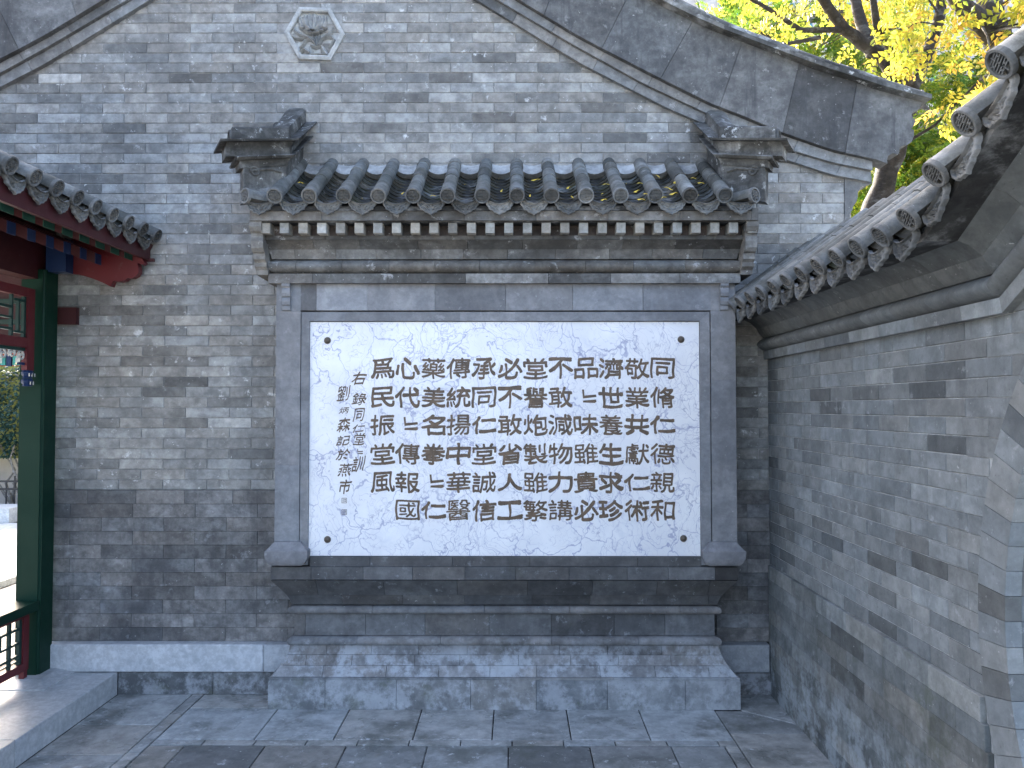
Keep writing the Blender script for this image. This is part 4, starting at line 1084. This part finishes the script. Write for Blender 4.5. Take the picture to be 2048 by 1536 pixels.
# bed under the tiles, far slope, ridge
def rp3(X, dz, s):
    p, rot = eave_pt(s); RX = Matrix.Rotation(-rot, 3, 'X')
    base = Vector((0, p.y, p.z)); return base + RX @ Vector((X, 0, dz))
for s_a, s_b in ((-2.45, 0), (0, 1.6)):
    prof = [(XE + .05, -.035), (1.80, math.tan(SR) * .48 - .055), (2.25, .02), (2.25, -.05), (XE + .05, -.06)]
    V = [rp3(X, z_, s_a) for X, z_ in prof] + [rp3(X, z_, s_b) for X, z_ in prof]
    if s_a == 0:
        for i, (X, z_) in enumerate(prof): V[i] = Vector((X, kE[0] + z_ * math.tan(RISE / 2), kE[1] + z_))
    else:
        for i, (X, z_) in enumerate(prof): V[5 + i] = Vector((X, kE[0] + z_ * math.tan(RISE / 2), kE[1] + z_))
    Fc = [tuple(range(5)), tuple(range(9, 4, -1))] + [(k, 5 + k, 5 + (k + 1) % 5, (k + 1) % 5) for k in range(5)]
    ob('roof_bed', me_new('roof_bed', V, Fc, M['core']), cw)

# ================================================================ gallery on the left
ga = thing('covered_gallery', 'covered walk with red and green painted timber, grey tiled eave and marble step', 'gallery', (-3.0, 4.5, 0))
XG, ZG = -2.30, 2.905; SG = math.atan(.47); PG = .186
upG = Vector((-math.cos(SG), 0, math.sin(SG)))
for k in range(13):
    y = 5.08 - PG * k
    if y < 2.6: break
    tube_row(ga, (XG, y, ZG), (0, 1, 0), upG, 4)
    pan_row(ga, Vector((XG, y - PG / 2, ZG)) + upG * .02 - Vector((math.sin(SG), 0, math.cos(SG))) * .022, (0, 1, 0), upG, 5)
    drip(ga, (XG - .012, y - PG / 2, ZG - .036), (0, 1, 0), (-math.cos(R(8)), 0, math.sin(R(8))))
m_ = MB(); P = [(XG - .04, -.05), (-3.75, .47 * 1.45 - .04), (-5.2, -.05), (-5.2, -.1), (-3.75, .56), (XG - .06, -.09)]
m_.prism([(a, 1.2, ZG + b) for a, b in P], (0, 3.94, 0)); m_.build('roof_bed', M['dred'], ga)
# eave boards
m_ = MB(); m_.box(XG - .05, XG - .075, 1.2, 5.12, ZG - .155, ZG - .055); m_.build('eave_board', M['dred'], ga)
def slope_box(name, x0, x1, z0_, y0, y1, h, mat, sl=.42):
    m_ = MB(); L = x1 - x0
    m_.prism([(x0, y0, z0_), (x1, y0, z0_ - L * sl * -1 * -1), (x1, y0, z0_ - L * sl + h), (x0, y0, z0_ + h)], (0, y1 - y0, 0)); return m_.build(name, mat, ga)
def raft(name, xe, ze, y, wd, h, L, mat, endmat, sl):
    m_ = MB(); m_.prism([(xe, y - wd / 2, ze), (xe, y - wd / 2, ze + h), (xe - L, y - wd / 2, ze + h + L * sl), (xe - L, y - wd / 2, ze + L * sl)], (0, wd, 0))
    o = m_.build(name, mat, ga); e = MB(); e.box(xe, xe + .004, y - wd / 2, y + wd / 2, ze, ze + h); e.build('rafter_end', endmat, o); return o
for k in range(15):
    y = 5.0 - .172 * k
    if y < 2.7: break
    raft('flying_rafter', -2.435, 2.735, y, .10, .075, .45, M['dred'], M['greenend'], .40)
    raft('round_rafter', -2.60, 2.695, y - .05, .07, .065, .5, M['dred'], M['blue'], .45)
m_ = MB(); m_.prism([(-2.36, 1.2, 2.815), (-3.3, 1.2, 3.2), (-3.3, 1.2, 3.22), (-2.36, 1.2, 2.84)], (0, 3.92, 0)); m_.build('soffit_board', M['dred'], ga)
# architrave, post and its painted head
m_ = MB(); m_.box(-3.06, -2.96, 1.2, 5.12, 2.60, 2.95); m_.build('architrave', M['dred'], ga)
m_ = MB(); m_.box(-3.5, -3.07, 5.05, 5.12, 2.45, 3.0); m_.build('cross_beam', M['dred'], ga)
def chamfer_post(x0, x1, y0, y1, z0_, z1_, c):
    m_ = MB(); q = c * .45
    P = [(x0 + c, y0), (x1 - c, y0), (x1 - c, y0 + q), (x1 - q, y0 + c), (x1, y0 + c), (x1, y1 - c), (x1 - q, y1 - c), (x1 - c, y1 - q), (x1 - c, y1), (x0 + c, y1), (x0 + c, y1 - q), (x0 + q, y1 - c), (x0, y1 - c), (x0, y0 + c), (x0 + q, y0 + c), (x0 + c, y0 + q)]
    m_.prism([(a, b, z0_) for a, b in P], (0, 0, z1_ - z0_)); return m_
po = chamfer_post(-3.07, -2.915, 4.93, 5.085, .165, 2.66, .014).build('post', M['green'], ga)
m_ = MB(); m_.box(-2.93, -2.805, 4.96, 5.045, 2.65, 2.86); m_.build('beam_head', M['blue'], ga)
E = [(108, 484), (111, 543), (158, 549), (185, 557), (205, 565), (221, 573), (226, 562), (240, 563), (249, 561), (255, 556), (264, 556), (272, 552), (277, 545), (277, 535), (275, 526), (283, 529), (289, 526), (284, 517), (283, 509), (281, 500), (200, 470)]
m_ = MB(); m_.prism([(*(at(a, b, 5.05)[0], 5.05), at(a, b, 5.05)[1]) for a, b in E], (0, .05, 0)); m_.build('scroll_board', M['red'], ga, tone=(1, 1, 1, 1))
x0, z1_ = at(108, 614, 5.10); x1, z0_ = at(150, 648, 5.10); m_ = MB(); m_.box(x0, x1, 5.115, 5.17, z0_, z1_); m_.build('beam_end', M['dred'], ga)
m_ = MB(); m_.box(-2.95, -2.32, 5.10, 5.12, 2.74, 2.76); m_.build('verge_strip', M['dred'], ga)
# bench rail and lattice below
XL = -2.975
m_ = MB(); m_.box(-3.08, -2.915, 1.2, 4.929, .565, .62); m_.build('bench_board', M['green'], ga)
def bar(mb_, x, y0, y1, z0_, z1_, t=.03): mb_.box(x - t / 2, x + t / 2, y0, y1, z0_, z1_)
fr = thing  # noqa
m_ = MB(); bar(m_, XL, 1.2, 4.90, .535, .5645, .035); bar(m_, XL, 1.2, 4.90, .215, .262, .035)
lowf = m_.build('railing_frame', M['red'], ga)
m_ = MB(); bar(m_, XL + .001, 4.845, 4.90, .2625, .5345, .035); m_.build('stile', M['red'], lowf)
m_ = MB(); bar(m_, XL + .001, 4.855, 4.89, .17, .2145, .03); m_.build('foot_block', M['red'], lowf)
def lattice_low(y1_):
    for (a, b, c_, d_) in ((y1_ - .025, y1_, .263, .534), (y1_ - .12, y1_ - .10, .263, .534), (y1_ - .45, y1_, .47, .485), (y1_ - .30, y1_, .385, .40), (y1_ - .45, y1_ - .02, .31, .325), (y1_ - .21, y1_ - .19, .40, .47), (y1_ - .32, y1_ - .30, .263, .385), (y1_ - .45, y1_ - .43, .263, .534), (y1_ - .45, y1_, .285, .292)):
        m_ = MB(); bar(m_, XL - .0008 * random.random(), a, b, c_, d_, .018); m_.build('lattice_bar', M['green2'], lowf)
for k in range(4): lattice_low(4.844 - .5 * k)
# hanging frieze above
m_ = MB()
bar(m_, XL, 1.2, 4.90, 2.475, 2.53, .035); bar(m_, XL, 1.2, 4.90, 2.165, 2.225, .035)
upf = m_.build('frieze_frame', M['red'], ga)
m_ = MB(); bar(m_, XL + .001, 4.83, 4.90, 2.03, 2.5295, .035); m_.build('stile', M['red'], upf)
for (a, b, c_, d_) in ((4.81, 4.829, 2.226, 2.474), (4.69, 4.705, 2.226, 2.474), (4.1, 4.70, 2.39, 2.405), (4.1, 4.70, 2.33, 2.342), (4.45, 4.70, 2.26, 2.275), (4.40, 4.415, 2.226, 2.474), (4.1, 4.40, 2.28, 2.295), (3.2, 4.3, 2.36, 2.38), (3.2, 4.3, 2.28, 2.3), (4.72, 4.81, 2.44, 2.455), (4.72, 4.81, 2.25, 2.262), (4.755, 4.77, 2.262, 2.44)):
    m_ = MB(); bar(m_, XL - .001 * random.random(), a, b, c_, d_, .018); m_.build('lattice_bar', M['green2'], upf)
for i in range(6):
    c_ = Vector((XL, 4.80 - .085 * i, 2.115 + .012 * (i % 2))); pts = []
    for q in range(18):
        a = q / 17 * 3.2 * math.pi; r_ = .006 + .030 * q / 17; pts.append(c_ + Vector((0, math.cos(a) * r_, math.sin(a) * r_)))
    m_ = MB(); m_.tube(pts, .006, 5); m_.build('scroll_carving', M['gold'], upf, 60)
m_ = MB(); bar(m_, XL, 4.3, 4.83, 2.145, 2.164, .012); m_.build('carving_rail', M['green2'], upf)
m_ = MB(); bar(m_, XL, 4.77, 4.828, 2.06, 2.075, .012); m_.build('carving_rail', M['blue'], upf)
# lotus bud at the foot of the stile
z_t = 2.029; cy_ = 4.865
for i in range(2):
    zt2 = z_t - .05 * i
    n = 8; V = []; 
    for r_, z_ in ((.032, 0), (.040, -.012), (.036, -.028), (.028, -.036), (.034, -.046)): V += [(XL + r_ * .8 * math.cos(2 * math.pi * q / n), cy_ + r_ * math.sin(2 * math.pi * q / n), zt2 + z_) for q in range(n)]
    Fc = [(j * n + q, j * n + (q + 1) % n, (j + 1) * n + (q + 1) % n, (j + 1) * n + q) for j in range(4) for q in range(n)] + [tuple(range(n)), tuple(range(len(V) - 1, len(V) - n - 1, -1))]
    bud = ob('lotus_drop', me_new('lotus_drop', V, Fc, M['blue'], 30), upf)
for q in range(5):
    m_ = MB(); yy_ = cy_ - .03 + .014 * q; zc_ = z_t - .028 - .05 * (q % 2); m_.box(XL + .026, XL + .032, yy_, yy_ + .0035, zc_ - .010, zc_ + .010)
    m_.build('petal_line', M['gold'], upf)
m_ = MB(); m_.box(-4.79, -3.072, 5.06, 5.10, 2.15, 2.75); m_.build('passage_board', M['dred'], ga)
for z_ in (2.2, 2.33, 2.46):
    m_ = MB(); m_.box(-4.79, -3.075, 5.03, 5.058, z_, z_ + .03); m_.build('passage_bar', M['green2'], ga)
# marble step, post base, floor
for a, b in ((4.045, 5.0745), (3.0, 4.04), (1.9, 2.995)):
    m_ = MB(); m_.prism([(-2.50, a, 0), (-2.50, a, .137), (-2.503, a, .141), (-3.05, a, .141), (-3.05, a, 0)], (0, b - a, 0)); m_.build('step_stone', M['marble'], ga, tone=tone(.78, .92, 0, 0, .02))
V = []
for x0, x1, y0, y1_, z_ in ((-3.2, -2.765, 4.74, 5.068, .141), (-3.2, -2.765, 4.74, 5.068, .146), (-3.14, -2.86, 4.86, 5.068, .168)): V += [(x0, y0, z_), (x1, y0, z_), (x1, y1_, z_), (x0, y1_, z_)]
Fc = [(j * 4 + i, j * 4 + (i + 1) % 4, (j + 1) * 4 + (i + 1) % 4, (j + 1) * 4 + i) for j in range(2) for i in range(4)] + [(8, 9, 10, 11)]
ob('post_base', me_new('post_base', V, Fc, M['marble']), ga, tone=(.85, .85, .86, 1))
m_ = MB(); m_.box(-4.9, -3.051, .8, 6.4, -.02, .139); m_.build('gallery_floor', M['lower'], ga, tone=(.8, .6, .5, 1))
m_ = MB(); m_.box(-5.1, -4.901, .8, 6.4, -.02, .141); m_.build('far_step', M['marble'], ga)

# ================================================================ beyond
def leaves_into(mb_, c, s, rn, n=7, droop=.3):
    """one pinnate spray: leaflets as folded pointed quads"""
    d = Vector((rn.uniform(-1, 1), rn.uniform(-1, 1), rn.uniform(-.7, .35))).normalized(); side = d.orthogonal().normalized()
    side.rotate(Matrix.Rotation(rn.uniform(0, 6.28), 3, d)); up = d.cross(side)
    tn = (rn.random(), rn.random(), 0, 1)
    for i in range(n):
        t = (i + 1) / n; sg = 1 if i % 2 else -1
        if i == n - 1: sg = 0
        b = c + d * s * 2.2 * t + Vector((0, 0, -droop * s * t * t)); ld = (d * (.5 if sg else 1) + side * sg * .9 + Vector((0, 0, -.25))).normalized()
        ls = s * rn.uniform(.75, 1.1); wv = ld.cross(up).normalized() * ls * .26; fo = up * ls * .08
        mb_.cur = (min(1, max(0, tn[0] + rn.uniform(-.25, .25))), min(1, tn[1] + rn.uniform(-.1, .1)), 0, 1)
        mb_.add([b, b + ld * ls * .45 + wv + fo, b + ld * ls, b + ld * ls * .45 - wv + fo, b + ld * ls * .5 - fo * .3], [(0, 1, 4), (1, 2, 4), (2, 3, 4), (3, 0, 4)])
def tree(name, label, limbs, blobs, mat, s, nsp, barkt=(1, 1, 1, 1), seed=1, npin=7, group=None):
    rn = random.Random(seed); b0 = limbs[0][0][0]
    t = thing(name, label, 'tree', (b0[0], b0[1], 0), group)
    first = True; tips = []
    for pts, r0, r1 in limbs:
        P = [Vector(p) for p in pts]; Q = []
        for i in range(len(P) - 1):
            for j in range(4):
                q = P[i].lerp(P[i + 1], j / 4)
                if j: q += Vector((rn.uniform(-1, 1), rn.uniform(-1, 1), rn.uniform(-1, 1))) * r0 * .15
                Q.append(q)
        Q.append(P[-1]); m_ = MB(); m_.tube(Q, [r0 + (r1 - r0) * i / (len(Q) - 1) for i in range(len(Q))], 8)
        m_.build('trunk' if first else 'limb', M['bark'], t, 60, tone=barkt); first = False; tips += Q[2:]
    cr = MB(); tw = MB()
    per = nsp // len(blobs)
    for (c, rad) in blobs:
        c = Vector(c)
        hubs = [c + Vector((rn.gauss(0, .5), rn.gauss(0, .5), rn.gauss(0, .45))) * rad for _ in range(max(4, per // 14))]
        for h in hubs:
            a = min(tips, key=lambda q: (q - h).length)
            mid = (a + h) / 2 + Vector((rn.uniform(-.1, .1), rn.uniform(-.1, .1), rn.uniform(-.05, .15)))
            if (a - h).length < 2.2: tw.tube([a, mid, h], [.016, .010, .004], 4)
            for _ in range(per // len(hubs)):
                q = h + Vector((rn.gauss(0, 1), rn.gauss(0, 1), rn.gauss(0, .8))) * rad * .20
                leaves_into(cr, q, s, rn, npin)
    cr.build('crown', mat, t, tones=True, fixn=False)
    tw.build('twigs', M['bark'], t, tone=barkt, kind='stuff')
    return t
def A3(px, py, Y): x_, z_ = at(px, py, Y); return (x_, Y, z_)
tree('autumn_tree', 'yellow leaved tree with limbs spreading from a fork just above the gable roof edge',
     [([(2.36, 8.6, 0), A3(1738, 450, 8.6), A3(1790, 305, 8.6), A3(1815, 190, 8.6)], .14, .11),
      ([A3(1815, 190, 8.6), A3(1760, 110, 8.5), A3(1690, 60, 8.4), A3(1630, -20, 8.3)], .09, .05),
      ([A3(1815, 190, 8.6), A3(1850, 120, 8.7), A3(1880, 30, 8.7), A3(1900, -80, 8.8)], .08, .05),
      ([A3(1835, 200, 8.6), A3(1795, 120, 8.2), A3(1755, 60, 8.0), A3(1740, -40, 7.9)], .06, .03),
      ([A3(1745, 110, 8.5), A3(1715, 20, 8.6), A3(1700, -60, 8.6)], .07, .05),
      ([A3(1690, 60, 8.4), A3(1600, 60, 8.2), A3(1540, 20, 8.1), A3(1470, -20, 8.0)], .035, .015),
      ([A3(1640, 75, 8.3), A3(1560, 90, 8.2), A3(1500, 50, 8.1)], .025, .012),
      ([A3(1790, 300, 8.6), A3(1870, 250, 8.3), A3(1960, 160, 8.0)], .02, .01)],
     [(A3(1640, 20, 9.3), .75), (A3(1790, 60, 9.2), .8), (A3(1880, 100, 7.6), .5), (A3(1520, -30, 8.4), .7), (A3(1860, 20, 9.2), .7), (A3(1720, 20, 9.3), .6), (A3(1960, 60, 7.8), .6)],
     M['yleaf'], .085, 460, (.4, .38, .36, 1), 3)
tree('autumn_tree', 'thick dark limbed tree with yellow leaves rising right behind the moon gate coping',
     [([(4.9, 8.0, 0), A3(2040, 330, 8.0), A3(2020, 120, 8.0), A3(1985, 40, 8.0), A3(1960, -60, 8.0)], .15, .10),
      ([A3(2015, 110, 8.0), A3(1960, 45, 7.8), A3(1910, -10, 7.7), A3(1870, -70, 7.6)], .11, .07),
      ([A3(2035, 200, 8.0), A3(2080, 60, 8.0), A3(2110, -60, 8.0)], .06, .03)],
     [(A3(2040, 60, 7.6), .6), (A3(1985, 150, 7.2), .38), (A3(2010, 30, 7.5), .5)],
     M['yleaf'], .10, 150, (.6, .6, .6, 1), 5)
tree('leaning_tree', 'leaning pale grey trunk with green leaves seen under the gable corner',
     [([(7.2, 12, 0), A3(1960, 420, 12), A3(1850, 250, 12), A3(1760, 120, 12), A3(1700, 20, 12)], .24, .14),
      ([A3(1905, 330, 12), A3(1960, 250, 12.3), A3(2020, 160, 12.3)], .10, .05)],
     [(A3(1770, 390, 12), 1.0), (A3(1880, 300, 11.0), .7), (A3(1900, 380, 10.5), .8), (A3(1820, 330, 11), .6), (A3(1700, 420, 11), .6), (A3(1700, 130, 12), .9), (A3(1850, 180, 12.5), .8), (A3(1560, 80, 12.5), .9), (A3(1930, 150, 12.5), .7), (A3(1950, 300, 12), .5)],
     M['gleaf'], .085, 3400, (1.6, 1.55, 1.5, 1), 8, 9)
tree('scholar_tree', 'dense green tree filling the gap between the gable corner and the tiled coping',
     [([(7.9, 15, 0), A3(1760, 500, 15), A3(1790, 380, 15), A3(1770, 300, 15)], .2, .1)],
     [(A3(1730, 380, 15), 1.1), (A3(1820, 360, 15), 1.1), (A3(1770, 440, 14.5), 1.0), (A3(1660, 120, 15), 1.3), (A3(1480, 30, 15), 1.2), (A3(1900, 430, 15), 1.0)],
     M['gleaf'], .10, 2200, (1, 1, 1, 1), 11, 9)

# apartment block far behind
ap = thing('apartment_block', 'pale apartment block with blue glazed windows far behind the yellow tree', 'building', (24, 42, 0))
m_ = MB(); m_.box(6, 44, 42, 54, 0, 34); m_.build('wall', M['wallp'], ap)
for i in range(11):
    for j in range(9):
        x_ = 7.5 + 3.3 * i; z_ = 3 + 3.1 * j
        px, py = proj((x_ + .8, 42, z_ + .9))
        if px > 2100 or py < -60: continue
        f_ = MB(); f_.box(x_, x_ + 1.7, 41.93, 42.05, z_, z_ + 1.7); o = f_.build('window', M['glassy'], ap)
        f_ = MB(); f_.box(x_ - .08, x_, 41.88, 42.05, z_ - .08, z_ + 1.78); f_.box(x_ + 1.7, x_ + 1.78, 41.88, 42.05, z_ - .08, z_ + 1.78); f_.box(x_ + .81, x_ + .89, 41.89, 41.94, z_, z_ + 1.7); f_.build('sash', M['wallp'], o, tone=(1, 1, 1, 1))
    m_ = MB(); m_.box(6.3 + 3.3 * i, 6.6 + 3.3 * i, 41.8, 42.02, 0, 34); m_.build('pilaster', M['wallp'], ap)

# ivy hedge, its stems, railing, painted hall
hd = thing('ivy_hedge', 'tall clipped ivy hedge with a few yellowed leaves seen past the green post', 'hedge', (-9.5, 14, 0))
rn = random.Random(4); mb_ = MB()
for i in range(5200):
    x_ = rn.uniform(-10.6, -7.2); z_ = rn.uniform(.95, 2.72); y_ = 14.2 + rn.gauss(0, .14) + .12 * math.sin(x_ * 3) * math.cos(z_ * 4)
    if z_ > 2.6 + .1 * math.sin(x_ * 5): continue
    s = rn.uniform(.06, .10); d = Vector((rn.uniform(-.7, .7), -.5, rn.uniform(-1, .1))).normalized(); sd_ = Vector((1, rn.uniform(-.4, .4), rn.uniform(-.5, .5))).normalized() * s * .4
    c = Vector((x_, y_, z_)); mb_.cur = (rn.random(), .99 if rn.random() < .04 else rn.random() * .7, 0, 1)
    mb_.add([c, c + d * s * .45 + sd_, c + d * s, c + d * s * .45 - sd_, c + d * s * .5 + Vector((0, -.015, 0))], [(0, 1, 4), (1, 2, 4), (2, 3, 4), (3, 0, 4)])
mb_.build('foliage', M['ivy'], hd, tones=True, fixn=False)
m_ = MB(); m_.box(-10.6, -7.2, 14.35, 14.8, .9, 2.55); m_.build('inner_growth', M['ivy'], hd, tones=True)
for i in range(26):
    x_ = -10.4 + 3.1 * rn.random(); P = [(x_, 14.2 + rn.uniform(-.1, .2), 0)]
    for j in range(5): P.append((P[-1][0] + rn.uniform(-.18, .18), P[-1][1] + rn.uniform(-.08, .08), P[-1][2] + .23))
    m_ = MB(); m_.tube(P, [.03 - .004 * j for j in range(6)], 6); m_.build('stem', M['barkpale'], hd, 60)
rl = thing('iron_railing', 'low black iron railing in front of the ivy stems', 'railing', (-9, 13.5, 0))
for z_ in (.12, .42, .55):
    m_ = MB(); m_.box(-10.4, -7.0, 13.48, 13.51, z_, z_ + .03); m_.build('rail', M['iron'], rl)
x_ = -10.4
while x_ < -7:
    m_ = MB(); m_.box(x_, x_ + .02, 13.485, 13.505, 0, .58 if int(x_ * 10) % 3 else .66); m_.build('upright', M['iron'], rl); x_ += .14
kb = thing('stone_block', 'white stone block lying in the bright court by the iron railing', 'block', (-8.3, 12.9, 0))
m_ = MB(); x_, z_ = at(18, 1036, 12.6); m_.box(-9.3, x_, 12.6, 13.2, -.02, .22); m_.build('stone', M['marble'], kb, tone=(1.2, 1.2, 1.2, 1))
gw = thing('garden_wall', 'low pale wall behind the bare stems of the ivy hedge', 'wall', (-9, 15, 0))
m_ = MB(); m_.box(-12, -6.8, 15, 15.3, -.02, 1.5); m_.build('wall_face', M['wallp'], gw)
ph_ = thing('painted_hall', 'far hall with red columns and turquoise painted beams above the ivy hedge', 'building', (-13, 20, 0))
m_ = MB(); m_.box(-18, -10.5, 21.5, 22, 0, 4.2); m_.build('wall', M['hallred'], ph_)
for i in range(9):
    x_ = -14 + .5 * i
    m_ = MB(); m_.box(x_, x_ + .3, 21.42, 21.49, 2.95, 3.2); o = m_.build('painted_panel', M['hallgreen'], ph_)
    m_ = MB(); m_.box(x_ + .08, x_ + .22, 21.41, 21.418, 3.0, 3.15); m_.build('key_pattern', M['gold'], o)
    m_ = MB(); m_.box(x_ + .33, x_ + .45, 21.42, 21.49, 2.9, 3.25); m_.build('painted_panel', M['blue'], ph_)
m_ = MB(); m_.box(-18, -10, 20.6, 22.4, 3.6, 3.75); m_.build('eave', M['hallgreen'], ph_)
m_ = MB(); m_.prism([(-18, 20.4, 3.76), (-18, 22.6, 5.2), (-18, 23, 3.76)], (8.5, 0, 0)); m_.build('roof', M['tile'], ph_)
